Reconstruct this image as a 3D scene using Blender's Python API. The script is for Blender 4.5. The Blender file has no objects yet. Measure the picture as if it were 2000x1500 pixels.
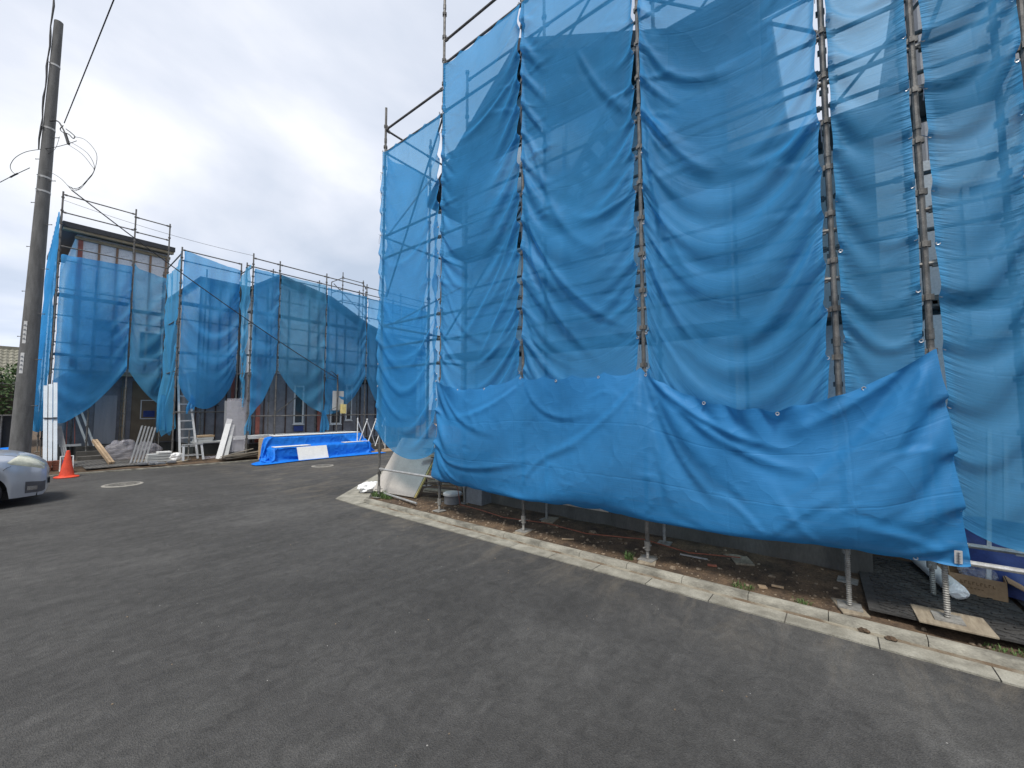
import bpy, bmesh, math, random
import numpy as np
from mathutils import Vector, Matrix, noise

R = math.radians
random.seed(7)
scene = bpy.context.scene
col = scene.collection

# ------------------------------------------------------------------ camera, sky, sun, exposure
# world X runs along the side street, world Y along the front of the big scaffold, the camera is at the origin
CAMZ = 1.82
cam_d = bpy.data.cameras.new('camera')
cam = bpy.data.objects.new('camera', cam_d); col.objects.link(cam)
cam.location = (0, 0, CAMZ)
cam.rotation_euler = (R(90 + 3.477), 0, R(38.5 - 90))
cam_d.sensor_width = 36; cam_d.lens = 36 * 790 / 2000
cam_d.clip_start = 0.05; cam_d.clip_end = 2000
scene.camera = cam
scene.render.resolution_x = 1024; scene.render.resolution_y = 768
scene.render.engine = 'CYCLES'
scene.cycles.use_denoising = True
scene.cycles.transparent_max_bounces = 24
scene.cycles.max_bounces = 8
scene.view_settings.view_transform = 'Standard'
scene.view_settings.look = 'None'
scene.view_settings.gamma = 1
scene.view_settings.exposure = 0.32

SUN_EL, SUN_AZ = 62, 203            # the veiled sun stands behind the camera's left shoulder
world = bpy.data.worlds.new('World'); scene.world = world; world.use_nodes = True
wn = world.node_tree; wn.nodes.clear()
def N(nt, t, **kw):
    n = nt.nodes.new(t)
    for k, v in kw.items():
        if k == 'inp':
            for a, b in v.items(): n.inputs[a].default_value = b
        else: setattr(n, k, v)
    return n
def L(nt, a, b): nt.links.new(a, b)
def ramp(nt, fac, stops):
    r = N(nt, 'ShaderNodeValToRGB'); e = r.color_ramp.elements
    while len(e) < len(stops): e.new(0.5)
    for k, (p, c) in zip(e, stops): k.position = p; k.color = (*c, 1) if len(c) == 3 else c
    L(nt, fac, r.inputs['Fac']); return r
sky = N(wn, 'ShaderNodeTexSky', sky_type='NISHITA', sun_disc=False)
sky.sun_elevation = R(SUN_EL); sky.sun_rotation = R(90 - SUN_AZ)
skyv = N(wn, 'ShaderNodeVectorMath', operation='SCALE', inp={'Scale': 0.10}); L(wn, sky.outputs[0], skyv.inputs[0])
tc = N(wn, 'ShaderNodeTexCoord'); sx = N(wn, 'ShaderNodeSeparateXYZ'); L(wn, tc.outputs['Generated'], sx.inputs[0])
zz = N(wn, 'ShaderNodeMath', operation='ADD', inp={1: 0.22}); L(wn, sx.outputs['Z'], zz.inputs[0])
zm = N(wn, 'ShaderNodeMath', operation='MAXIMUM', inp={1: 0.05}); L(wn, zz.outputs[0], zm.inputs[0])
dx = N(wn, 'ShaderNodeMath', operation='DIVIDE'); L(wn, sx.outputs['X'], dx.inputs[0]); L(wn, zm.outputs[0], dx.inputs[1])
dy = N(wn, 'ShaderNodeMath', operation='DIVIDE'); L(wn, sx.outputs['Y'], dy.inputs[0]); L(wn, zm.outputs[0], dy.inputs[1])
cb = N(wn, 'ShaderNodeCombineXYZ'); L(wn, dx.outputs[0], cb.inputs[0]); L(wn, dy.outputs[0], cb.inputs[1])
n1 = N(wn, 'ShaderNodeTexNoise', inp={'Scale': 0.95, 'Detail': 8.0, 'Roughness': 0.5, 'Distortion': 0.22}); L(wn, cb.outputs[0], n1.inputs['Vector'])
n2 = N(wn, 'ShaderNodeTexNoise', inp={'Scale': 0.55, 'Detail': 4.0, 'Roughness': 0.5}); L(wn, cb.outputs[0], n2.inputs['Vector'])
cl = ramp(wn, n1.outputs[0], [(0.36, (0.45, 0.52, 0.635)), (0.44, (0.56, 0.615, 0.72)), (0.51, (0.67, 0.71, 0.80)), (0.58, (0.82, 0.84, 0.88))])
mk = ramp(wn, n2.outputs[0], [(0.32, (0.70,) * 3), (0.42, (0.95,) * 3), (0.5, (1.0,) * 3)])
mx = N(wn, 'ShaderNodeMix', data_type='RGBA'); L(wn, mk.outputs[0], mx.inputs['Factor']); L(wn, skyv.outputs[0], mx.inputs[6]); L(wn, cl.outputs[0], mx.inputs[7])
hz = N(wn, 'ShaderNodeMapRange', inp={1: 0.0, 2: 0.34, 3: 0.55, 4: 0.0}); L(wn, sx.outputs['Z'], hz.inputs[0])
hn = N(wn, 'ShaderNodeMath', operation='MULTIPLY'); L(wn, hz.outputs[0], hn.inputs[0]); L(wn, n2.outputs[0], hn.inputs[1])
mh = N(wn, 'ShaderNodeMix', data_type='RGBA'); mh.inputs[7].default_value = (0.40, 0.58, 0.86, 1); L(wn, hn.outputs[0], mh.inputs['Factor']); L(wn, mx.outputs[2], mh.inputs[6])
bg = N(wn, 'ShaderNodeBackground', inp={'Strength': 1.0}); L(wn, mh.outputs[2], bg.inputs[0])
wo = N(wn, 'ShaderNodeOutputWorld'); L(wn, bg.outputs[0], wo.inputs[0])

sun_d = bpy.data.lights.new('sun', 'SUN'); sun_d.energy = 3.3; sun_d.angle = R(15); sun_d.color = (1, 0.965, 0.91)
sun = bpy.data.objects.new('sun', sun_d); col.objects.link(sun)
sdir = Vector((math.cos(R(SUN_AZ)) * math.cos(R(SUN_EL)), math.sin(R(SUN_AZ)) * math.cos(R(SUN_EL)), math.sin(R(SUN_EL))))
sun.rotation_euler = sdir.to_track_quat('Z', 'Y').to_euler()

# ------------------------------------------------------------------ materials
def newmat(name):
    m = bpy.data.materials.new(name); m.use_nodes = True; nt = m.node_tree; nt.nodes.clear()
    out = N(nt, 'ShaderNodeOutputMaterial'); return m, nt, out
def pm(name, c1, c2=None, scale=8.0, rough=0.8, bump=0.0, bscale=60.0, metal=0.0, stretch=(1, 1, 1), detail=6.0, lo=0.35, hi=0.65, spec=0.4, coat=0.0, fine=0.12):
    """principled surface whose colour wanders between two tones, with a finer mottling and a bump"""
    m, nt, out = newmat(name)
    p = N(nt, 'ShaderNodeBsdfPrincipled'); L(nt, p.outputs[0], out.inputs[0])
    p.inputs['Roughness'].default_value = rough; p.inputs['Metallic'].default_value = metal
    p.inputs['Specular IOR Level'].default_value = spec; p.inputs['Coat Weight'].default_value = coat
    c2 = c2 or tuple(x * 0.78 for x in c1)
    tc = N(nt, 'ShaderNodeTexCoord'); mp = N(nt, 'ShaderNodeMapping'); mp.inputs['Scale'].default_value = stretch
    L(nt, tc.outputs['Object'], mp.inputs[0])
    a = N(nt, 'ShaderNodeTexNoise', inp={'Scale': scale, 'Detail': detail, 'Roughness': 0.6}); L(nt, mp.outputs[0], a.inputs['Vector'])
    r = ramp(nt, a.outputs[0], [(lo, c2), (hi, c1)])
    b = N(nt, 'ShaderNodeTexNoise', inp={'Scale': bscale, 'Detail': 3.0}); L(nt, mp.outputs[0], b.inputs['Vector'])
    fr = ramp(nt, b.outputs[0], [(0.25, (1 - fine * 2,) * 3), (0.75, (1.0,) * 3)])
    mm = N(nt, 'ShaderNodeMix', data_type='RGBA', blend_type='MULTIPLY', inp={'Factor': 1.0})
    L(nt, r.outputs[0], mm.inputs[6]); L(nt, fr.outputs[0], mm.inputs[7]); L(nt, mm.outputs[2], p.inputs['Base Color'])
    if bump:
        bp = N(nt, 'ShaderNodeBump', inp={'Strength': bump, 'Distance': 0.01}); L(nt, b.outputs[0], bp.inputs['Height']); L(nt, bp.outputs[0], p.inputs['Normal'])
    return m
def sheet_mat(name, blue, opac, trans=(0.84, 0.92, 0.98), hem=0.22, weave=0.6, transl=0.55, crease=0.16, crs=1.8, pack=0.14):
    """blue woven sheet: partly see-through mesh, folded hem along the sides, fine horizontal slubs"""
    m, nt, out = newmat(name)
    uv = N(nt, 'ShaderNodeUVMap'); uv.uv_map = 'UVMap'
    geo = N(nt, 'ShaderNodeTexCoord'); su0 = N(nt, 'ShaderNodeSeparateXYZ'); L(nt, uv.outputs[0], su0.inputs[0])
    mp = N(nt, 'ShaderNodeMapping'); mp.inputs['Scale'].default_value = (2.2, 46, 1); L(nt, uv.outputs[0], mp.inputs[0])
    sl = N(nt, 'ShaderNodeTexNoise', inp={'Scale': 1.6, 'Detail': 5.0, 'Roughness': 0.65}); L(nt, mp.outputs[0], sl.inputs['Vector'])
    dn = N(nt, 'ShaderNodeTexNoise', inp={'Scale': 1.3, 'Detail': 6.0, 'Roughness': 0.6}); L(nt, geo.outputs['Object'], dn.inputs['Vector'])
    c = ramp(nt, dn.outputs[0], [(0.3, tuple(x * 0.84 for x in blue)), (0.7, tuple(min(1, x * 1.1) for x in blue))])
    d = N(nt, 'ShaderNodeBsdfDiffuse'); t = N(nt, 'ShaderNodeBsdfTranslucent')
    g = N(nt, 'ShaderNodeBsdfGlossy', inp={'Roughness': 0.55}); g.inputs[0].default_value = (0.75, 0.85, 1, 1)
    L(nt, c.outputs[0], d.inputs[0]); L(nt, c.outputs[0], t.inputs[0])
    # creases left by folding and handling: ridged noise, plus gathers along the tied edges
    mc = N(nt, 'ShaderNodeMapping'); mc.inputs['Scale'].default_value = (1.5, 1.0, 1); mc.inputs['Rotation'].default_value = (0, 0, R(28)); L(nt, uv.outputs[0], mc.inputs[0])
    cn = N(nt, 'ShaderNodeTexNoise', inp={'Scale': crs, 'Detail': 1.5, 'Roughness': 0.45, 'Distortion': 0.3}); L(nt, mc.outputs[0], cn.inputs['Vector'])
    c1 = N(nt, 'ShaderNodeMath', operation='MULTIPLY_ADD', inp={1: 2.0, 2: -1.0}); L(nt, cn.outputs[0], c1.inputs[0])
    c2 = N(nt, 'ShaderNodeMath', operation='ABSOLUTE'); L(nt, c1.outputs[0], c2.inputs[0])
    c3 = N(nt, 'ShaderNodeMath', operation='POWER', inp={1: 0.7}); L(nt, c2.outputs[0], c3.inputs[0])
    me_ = N(nt, 'ShaderNodeMapping'); me_.inputs['Scale'].default_value = (3.0, 24, 1); L(nt, uv.outputs[0], me_.inputs[0])
    en = N(nt, 'ShaderNodeTexNoise', inp={'Scale': 1.3, 'Detail': 3.0}); L(nt, me_.outputs[0], en.inputs['Vector'])
    ea = N(nt, 'ShaderNodeAttribute', attribute_name='edge')
    e1 = N(nt, 'ShaderNodeMath', operation='MULTIPLY'); L(nt, en.outputs[0], e1.inputs[0]); L(nt, ea.outputs['Fac'], e1.inputs[1])
    # straight packing creases every 0.9 m across and 0.6 m down
    ph = []
    for ch, st in ((0, .9), (1, .6)):
        pp = N(nt, 'ShaderNodeMath', operation='PINGPONG', inp={1: st / 2}); wob_ = N(nt, 'ShaderNodeMath', operation='MULTIPLY_ADD', inp={1: .05}); L(nt, cn.outputs[0], wob_.inputs[0]); L(nt, su0.outputs[ch], wob_.inputs[2]); L(nt, wob_.outputs[0], pp.inputs[0])
        mr = N(nt, 'ShaderNodeMapRange', inp={1: 0.0, 2: .016, 3: 1.0, 4: 0.0}); L(nt, pp.outputs[0], mr.inputs[0]); ph.append(mr)
    pmx = N(nt, 'ShaderNodeMath', operation='MAXIMUM'); L(nt, ph[0].outputs[0], pmx.inputs[0]); L(nt, ph[1].outputs[0], pmx.inputs[1])
    bk = N(nt, 'ShaderNodeBump', inp={'Strength': pack, 'Distance': 0.012}); L(nt, pmx.outputs[0], bk.inputs['Height'])
    b0 = N(nt, 'ShaderNodeBump', inp={'Strength': crease, 'Distance': 0.05}); L(nt, c3.outputs[0], b0.inputs['Height']); L(nt, bk.outputs[0], b0.inputs['Normal'])
    b1 = N(nt, 'ShaderNodeBump', inp={'Strength': 0.8, 'Distance': 0.03}); L(nt, e1.outputs[0], b1.inputs['Height']); L(nt, b0.outputs[0], b1.inputs['Normal'])
    bp = N(nt, 'ShaderNodeBump', inp={'Strength': weave, 'Distance': 0.004}); L(nt, sl.outputs[0], bp.inputs['Height']); L(nt, b1.outputs[0], bp.inputs['Normal'])
    for s in (d, g, t): L(nt, bp.outputs[0], s.inputs['Normal'])
    m1 = N(nt, 'ShaderNodeMixShader', inp={0: transl}); L(nt, d.outputs[0], m1.inputs[1]); L(nt, t.outputs[0], m1.inputs[2])
    m2 = N(nt, 'ShaderNodeMixShader', inp={0: 0.018}); L(nt, m1.outputs[0], m2.inputs[1]); L(nt, g.outputs[0], m2.inputs[2])
    tr = N(nt, 'ShaderNodeBsdfTransparent'); tr.inputs[0].default_value = (*trans, 1)
    lw = N(nt, 'ShaderNodeLayerWeight', inp={'Blend': 0.5})
    pw = N(nt, 'ShaderNodeMath', operation='POWER', inp={1: 2.5}); L(nt, lw.outputs['Facing'], pw.inputs[0])
    su = N(nt, 'ShaderNodeSeparateXYZ'); L(nt, uv.outputs[0], su.inputs[0])
    # hem: u is metres from the left edge, stored so that 0 and the sheet width are the two selvedges (z of the attribute)
    at = N(nt, 'ShaderNodeAttribute', attribute_name='hem')
    o1 = N(nt, 'ShaderNodeMath', operation='MULTIPLY_ADD', inp={1: hem, 2: opac}); L(nt, at.outputs['Fac'], o1.inputs[0])
    sl2 = N(nt, 'ShaderNodeMath', operation='MULTIPLY_ADD', inp={1: 0.30, 2: -0.15}); L(nt, sl.outputs[0], sl2.inputs[0])
    o2 = N(nt, 'ShaderNodeMath', operation='ADD'); L(nt, o1.outputs[0], o2.inputs[0]); L(nt, sl2.outputs[0], o2.inputs[1])
    inv = N(nt, 'ShaderNodeMath', operation='SUBTRACT', inp={0: 1.0}); L(nt, o2.outputs[0], inv.inputs[1])
    gr = N(nt, 'ShaderNodeMath', operation='MULTIPLY_ADD', use_clamp=True); L(nt, pw.outputs[0], gr.inputs[0]); L(nt, inv.outputs[0], gr.inputs[1]); L(nt, o2.outputs[0], gr.inputs[2])
    mf = N(nt, 'ShaderNodeMixShader'); L(nt, gr.outputs[0], mf.inputs[0]); L(nt, tr.outputs[0], mf.inputs[1]); L(nt, m2.outputs[0], mf.inputs[2])
    L(nt, mf.outputs[0], out.inputs[0]); return m
def film_mat(name, c, opac, rough=0.25):
    m, nt, out = newmat(name)
    p = N(nt, 'ShaderNodeBsdfPrincipled'); p.inputs['Base Color'].default_value = (*c, 1); p.inputs['Roughness'].default_value = rough
    tc = N(nt, 'ShaderNodeTexCoord'); n = N(nt, 'ShaderNodeTexNoise', inp={'Scale': 9.0, 'Detail': 4.0, 'Distortion': 1.5}); L(nt, tc.outputs['Object'], n.inputs['Vector'])
    bp = N(nt, 'ShaderNodeBump', inp={'Strength': 0.8, 'Distance': 0.05}); L(nt, n.outputs[0], bp.inputs['Height']); L(nt, bp.outputs[0], p.inputs['Normal'])
    tr = N(nt, 'ShaderNodeBsdfTransparent'); mf = N(nt, 'ShaderNodeMixShader', inp={0: opac})
    L(nt, tr.outputs[0], mf.inputs[1]); L(nt, p.outputs[0], mf.inputs[2]); L(nt, mf.outputs[0], out.inputs[0]); return m
def asphalt_mat():
    m, nt, out = newmat('asphalt')
    p = N(nt, 'ShaderNodeBsdfPrincipled', inp={'Roughness': 0.88}); p.inputs['Specular IOR Level'].default_value = 0.3; L(nt, p.outputs[0], out.inputs[0])
    tc = N(nt, 'ShaderNodeTexCoord'); v = tc.outputs['Object']
    big = N(nt, 'ShaderNodeTexNoise', inp={'Scale': 0.42, 'Detail': 6.0, 'Roughness': 0.62, 'Distortion': 0.6}); L(nt, v, big.inputs['Vector'])
    mp = N(nt, 'ShaderNodeMapping'); mp.inputs['Scale'].default_value = (0.55, 1.7, 1); mp.inputs['Rotation'].default_value = (0, 0, R(28)); L(nt, v, mp.inputs[0])
    swp = N(nt, 'ShaderNodeTexNoise', inp={'Scale': 1.5, 'Detail': 7.0, 'Roughness': 0.7, 'Distortion': 1.6}); L(nt, mp.outputs[0], swp.inputs['Vector'])
    mid = N(nt, 'ShaderNodeTexNoise', inp={'Scale': 9.0, 'Detail': 7.0, 'Roughness': 0.75, 'Distortion': 0.8}); L(nt, v, mid.inputs['Vector'])
    fin = N(nt, 'ShaderNodeTexNoise', inp={'Scale': 95.0, 'Detail': 4.0, 'Roughness': 0.7}); L(nt, v, fin.inputs['Vector'])
    vo = N(nt, 'ShaderNodeTexVoronoi', inp={'Scale': 150.0}); L(nt, v, vo.inputs['Vector'])
    c0 = ramp(nt, big.outputs[0], [(0.3, (0.048, 0.0465, 0.044)), (0.52, (0.064, 0.062, 0.0588)), (0.72, (0.092, 0.089, 0.0835))])
    c1 = ramp(nt, swp.outputs[0], [(0.28, (0.80,) * 3), (0.5, (1.0,) * 3), (0.72, (1.24,) * 3)])
    c2 = ramp(nt, mid.outputs[0], [(0.25, (0.62,) * 3), (0.5, (0.98,) * 3), (0.78, (1.42,) * 3)])
    c3 = ramp(nt, fin.outputs[0], [(0.3, (0.6,) * 3), (0.5, (1.0,) * 3), (0.72, (1.4,) * 3)])
    cur = c0.outputs[0]
    for c in (c1, c2, c3):
        k = N(nt, 'ShaderNodeMix', data_type='RGBA', blend_type='MULTIPLY', inp={'Factor': 1.0}); L(nt, cur, k.inputs[6]); L(nt, c.outputs[0], k.inputs[7]); cur = k.outputs[2]
    # tyre sweeps across the junction: rings about two far centres
    for cx, cy, rad, wd in ((-6.0, -1.0, 9.6, 0.16), (-6.0, -1.0, 8.1, 0.16), (-4.0, 2.5, 10.4, 0.12)):
        su = N(nt, 'ShaderNodeVectorMath', operation='DISTANCE'); su.inputs[1].default_value = (cx, cy, 0); L(nt, v, su.inputs[0])
        df = N(nt, 'ShaderNodeMath', operation='SUBTRACT', inp={1: rad}); L(nt, su.outputs['Value'], df.inputs[0])
        ab = N(nt, 'ShaderNodeMath', operation='ABSOLUTE'); L(nt, df.outputs[0], ab.inputs[0])
        rr = N(nt, 'ShaderNodeMapRange', inp={1: 0.0, 2: wd * 1.6, 3: 0.30, 4: 0.0}); L(nt, ab.outputs[0], rr.inputs[0])
        mlt = N(nt, 'ShaderNodeMath', operation='MULTIPLY'); L(nt, rr.outputs[0], mlt.inputs[0]); L(nt, swp.outputs[0], mlt.inputs[1])
        k = N(nt, 'ShaderNodeMix', data_type='RGBA'); k.inputs[7].default_value = (0.034, 0.033, 0.032, 1)
        L(nt, mlt.outputs[0], k.inputs['Factor']); L(nt, cur, k.inputs[6]); cur = k.outputs[2]
    # pale grit caught in the surface
    vs = N(nt, 'ShaderNodeTexVoronoi', inp={'Scale': 5.5, 'Randomness': 1.0}); L(nt, v, vs.inputs['Vector'])
    lt = N(nt, 'ShaderNodeMath', operation='LESS_THAN', inp={1: 0.028}); L(nt, vs.outputs['Distance'], lt.inputs[0])
    k = N(nt, 'ShaderNodeMix', data_type='RGBA'); k.inputs[7].default_value = (0.30, 0.29, 0.27, 1); L(nt, lt.outputs[0], k.inputs['Factor']); L(nt, cur, k.inputs[6]); cur = k.outputs[2]
    # brown soil washed along the right-hand gutter
    sp = N(nt, 'ShaderNodeSeparateXYZ'); L(nt, v, sp.inputs[0])
    mr = N(nt, 'ShaderNodeMapRange', inp={1: 3.3, 2: 4.3, 3: 0.0, 4: 0.5}); L(nt, sp.outputs[0], mr.inputs[0])
    nm = ramp(nt, swp.outputs[0], [(0.48, (0.0,) * 3), (0.72, (1.0,) * 3)])
    mu = N(nt, 'ShaderNodeMath', operation='MULTIPLY'); L(nt, mr.outputs[0], mu.inputs[0]); L(nt, nm.outputs[0], mu.inputs[1])
    k = N(nt, 'ShaderNodeMix', data_type='RGBA'); k.inputs[7].default_value = (0.17, 0.14, 0.10, 1); L(nt, mu.outputs[0], k.inputs['Factor']); L(nt, cur, k.inputs[6]); cur = k.outputs[2]
    L(nt, cur, p.inputs['Base Color'])
    ad = N(nt, 'ShaderNodeMath', operation='ADD'); L(nt, fin.outputs[0], ad.inputs[0]); L(nt, vo.outputs['Distance'], ad.inputs[1])
    ad2 = N(nt, 'ShaderNodeMath', operation='MULTIPLY_ADD', inp={1: 1.5}); L(nt, mid.outputs[0], ad2.inputs[0]); L(nt, ad.outputs[0], ad2.inputs[2])
    bp = N(nt, 'ShaderNodeBump', inp={'Strength': 0.65, 'Distance': 0.012}); L(nt, ad2.outputs[0], bp.inputs['Height']); L(nt, bp.outputs[0], p.inputs['Normal'])
    return m
M = {}
M['asphalt'] = asphalt_mat()
M['concrete'] = pm('pale_concrete', (0.36, 0.342, 0.285), (0.20, 0.188, 0.152), 5, 0.9, 0.5, 90, fine=0.16)
M['kerb'] = pm('kerb_concrete', (0.35, 0.332, 0.275), (0.14, 0.132, 0.108), 7, 0.9, 0.5, 110, stretch=(1, 0.5, 1), fine=0.16)
M['grit'] = pm('gutter_silt', (0.27, 0.245, 0.19), (0.13, 0.092, 0.058), 3, 1, 0.7, 120, lo=.42, hi=.58)
M['found'] = pm('foundation_concrete', (0.125, 0.117, 0.104), (0.075, 0.07, 0.062), 3, 0.9, 0.3, 50, stretch=(1, 1, 0.35))  # darkened all over to stand in for the shade beneath the low strip
M['soil'] = pm('soil', (0.17, 0.112, 0.066), (0.062, 0.042, 0.028), 6, 1, 1.0, 55, detail=10, fine=0.3)
M['gravel'] = pm('stones', (0.30, 0.235, 0.165), (0.12, 0.085, 0.055), 30, 0.95, 0.4, 80)
M['steel'] = pm('galvanised_steel', (0.22, 0.21, 0.195), (0.10, 0.095, 0.088), 12, 0.55, 0.15, 90, metal=0.35, fine=0.2)
M['darksteel'] = pm('weathered_steel', (0.20, 0.19, 0.18), (0.10, 0.095, 0.09), 10, 0.6, 0.2, 80, metal=0.3, fine=0.2)
M['bright'] = pm('bright_steel_tube', (0.50, 0.50, 0.49), (0.36, 0.35, 0.33), 14, 0.42, 0.1, 90, metal=0.45)
M['jack'] = pm('galvanised_thread', (0.36, 0.35, 0.32), (0.22, 0.21, 0.19), 20, 0.6, 0.2, 90, metal=0.3)
M['deck'] = pm('deck_steel', (0.15, 0.15, 0.145), (0.09, 0.09, 0.087), 9, 0.6, 0.2, 60, metal=0.2)
M['plywood'] = pm('plywood', (0.33, 0.28, 0.205), (0.21, 0.17, 0.12), 5, 0.85, 0.3, 60, stretch=(1, 6, 1))
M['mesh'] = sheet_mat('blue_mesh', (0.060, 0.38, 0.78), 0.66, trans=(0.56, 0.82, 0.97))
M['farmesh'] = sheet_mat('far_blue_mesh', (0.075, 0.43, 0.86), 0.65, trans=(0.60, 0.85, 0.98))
M['mesh2'] = sheet_mat('thin_blue_mesh', (0.065, 0.39, 0.79), 0.54, trans=(0.62, 0.86, 0.98))
M['teal'] = sheet_mat('faded_blue_mesh', (0.11, 0.46, 0.78), 0.54, trans=(0.68, 0.87, 0.95))
M['dust'] = sheet_mat('dusty_blue_mesh', (0.070, 0.36, 0.68), 0.66, trans=(0.62, 0.84, 0.95))
M['band'] = sheet_mat('blue_closed_sheet', (0.032, 0.215, 0.475), 0.91, hem=0.05, weave=0.5, transl=0.3, crease=0.22, crs=2.4, pack=0.18)
M['tarp'] = sheet_mat('bright_blue_tarpaulin', (0.012, 0.16, 0.60), 1.1, hem=0, weave=0.2, transl=0.05, crease=0.6, crs=3.0, pack=0.4)
M['eyelet'] = pm('eyelet', (0.5, 0.52, 0.54), (0.4, 0.41, 0.42), 30, 0.35, metal=0.5)
M['cord'] = pm('tie_cord', (0.09, 0.14, 0.22), (0.05, 0.08, 0.13), 30, 0.8)
M['wrapshade'] = pm('shaded_house_wrap', (0.25, 0.25, 0.275), (0.18, 0.18, 0.20), 3, 0.6, 0.1, 30)  # same house wrap, darkened to paint in the ground-floor shade
M['wrap'] = pm('house_wrap', (0.76, 0.77, 0.79), (0.68, 0.69, 0.72), 3, 0.6, 0.1, 30)
M['print'] = pm('print_ink', (0.20, 0.21, 0.23), (0.16, 0.17, 0.19), 20, 0.8)
M['batten'] = pm('wood_batten', (0.36, 0.23, 0.15), (0.24, 0.145, 0.095), 6, 0.85, 0.3, 60, stretch=(3, 3, 0.4))
M['darkbat'] = pm('dark_batten', (0.10, 0.065, 0.055), (0.06, 0.04, 0.035), 6, 0.85)
M['redpost'] = pm('primed_red_wood', (0.38, 0.13, 0.10), (0.27, 0.085, 0.065), 7, 0.8, 0.2, 50)
M['wood'] = pm('sawn_wood', (0.50, 0.37, 0.24), (0.36, 0.25, 0.15), 6, 0.85, 0.3, 60, stretch=(1, 4, 4))
M['greywood'] = pm('weathered_wood', (0.27, 0.24, 0.19), (0.15, 0.125, 0.095), 8, 0.9, 0.5, 60, stretch=(0.6, 4, 4))
M['siding'] = pm('grey_siding_board', (0.50, 0.51, 0.50), (0.42, 0.43, 0.42), 4, 0.7, 0.15, 70)
M['white'] = pm('white_board', (0.74, 0.74, 0.72), (0.66, 0.66, 0.64), 4, 0.65, 0.1, 60)
M['pale'] = pm('pale_blue_white_trim', (0.66, 0.72, 0.76), (0.58, 0.64, 0.69), 4, 0.5)
M['plaster'] = pm('plasterboard', (0.46, 0.43, 0.39), (0.38, 0.355, 0.32), 2.5, 0.85, 0.1, 60, stretch=(1, 1, 0.5))
M['yellow'] = pm('yellow_insulation', (0.72, 0.60, 0.25), (0.60, 0.48, 0.18), 10, 0.9, 0.3, 80)
M['housewall'] = pm('house_siding', (0.78, 0.78, 0.77), (0.72, 0.72, 0.71), 3, 0.8, 0.1, 40)
M['darkwall'] = pm('dark_siding', (0.34, 0.35, 0.37), (0.28, 0.29, 0.31), 3, 0.7, 0.1, 40)
M['roof'] = pm('dark_roof', (0.035, 0.038, 0.045), (0.025, 0.027, 0.032), 5, 0.65, 0.3, 50)
M['soffit'] = pm('soffit_wood', (0.40, 0.33, 0.22), (0.30, 0.24, 0.16), 5, 0.85)
M['frame'] = pm('window_frame', (0.70, 0.70, 0.70), (0.62, 0.62, 0.62), 5, 0.5)
M['darkframe'] = pm('dark_window_frame', (0.10, 0.10, 0.11), (0.07, 0.07, 0.08), 5, 0.5)
M['glass'] = pm('window_glass', (0.03, 0.04, 0.05), (0.02, 0.025, 0.03), 2, 0.06, spec=0.8)
M['glasspale'] = pm('pale_protected_glass', (0.52, 0.55, 0.58), (0.46, 0.49, 0.52), 2, 0.12, spec=0.8)
M['door'] = pm('grey_white_door', (0.34, 0.345, 0.37), (0.28, 0.285, 0.31), 2, 0.5, stretch=(4, 4, 0.3))
M['brown'] = pm('brown_board', (0.20, 0.155, 0.105), (0.15, 0.115, 0.08), 3, 0.8)
M['pole'] = pm('pole_concrete', (0.165, 0.163, 0.159), (0.105, 0.104, 0.101), 5, 0.9, 0.4, 70, stretch=(2, 2, 0.4), fine=0.15)
M['black'] = pm('black_rubber', (0.018, 0.018, 0.019), (0.012, 0.012, 0.013), 10, 0.7, 0.2, 60)
M['mat'] = pm('black_ground_mat', (0.070, 0.067, 0.063), (0.036, 0.035, 0.033), 8, 0.75, 0.3, 60, fine=0.25)
M['greymat'] = pm('grey_ground_mat', (0.14, 0.135, 0.125), (0.085, 0.08, 0.075), 8, 0.85, 0.3, 60)
M['block'] = pm('grey_paver', (0.20, 0.21, 0.225), (0.14, 0.145, 0.155), 10, 0.9, 0.4, 80)
M['orange'] = pm('cone_plastic', (0.72, 0.075, 0.03), (0.55, 0.05, 0.02), 6, 0.5, 0.1, 40)
M['brick'] = pm('clay_brick', (0.40, 0.15, 0.09), (0.28, 0.095, 0.06), 9, 0.9, 0.4, 70)
M['bag'] = film_mat('clear_plastic', (0.50, 0.48, 0.52), 0.30, 0.2)
M['whitebag'] = film_mat('white_plastic', (0.80, 0.80, 0.79), 0.94, 0.35)
M['alu'] = pm('aluminium', (0.62, 0.62, 0.61), (0.5, 0.5, 0.49), 9, 0.4, metal=0.5)
M['card'] = pm('cardboard', (0.40, 0.26, 0.15), (0.33, 0.21, 0.12), 4, 0.9, 0.1, 40)
M['cardprint'] = pm('box_print', (0.16, 0.085, 0.04), (0.13, 0.07, 0.03), 20, 0.9)
M['paper'] = pm('paper_label', (0.58, 0.58, 0.57), (0.5, 0.5, 0.49), 6, 0.8)
M['iron'] = pm('manhole_iron', (0.21, 0.198, 0.175), (0.13, 0.123, 0.11), 9, 0.75, 0.4, 60, metal=0.1)
M['ironring'] = pm('manhole_rim', (0.32, 0.30, 0.26), (0.22, 0.205, 0.18), 9, 0.85)
M['leaf'] = pm('hedge_leaf', (0.085, 0.14, 0.035), (0.03, 0.06, 0.018), 1.6, 0.6, spec=0.3)
M['grass'] = pm('grass_blade', (0.10, 0.17, 0.045), (0.05, 0.09, 0.025), 4, 0.7)
M['stem'] = pm('bark', (0.08, 0.06, 0.045), (0.05, 0.04, 0.03), 6, 0.9)
M['tile'] = pm('roof_tile', (0.26, 0.25, 0.20), (0.17, 0.165, 0.13), 5, 0.85, 0.3, 50)
M['cable'] = pm('black_cable', (0.03, 0.03, 0.032), (0.02, 0.02, 0.022), 9, 0.6)
M['hose'] = pm('orange_cord', (0.28, 0.09, 0.05), (0.20, 0.06, 0.035), 9, 0.7)
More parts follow.
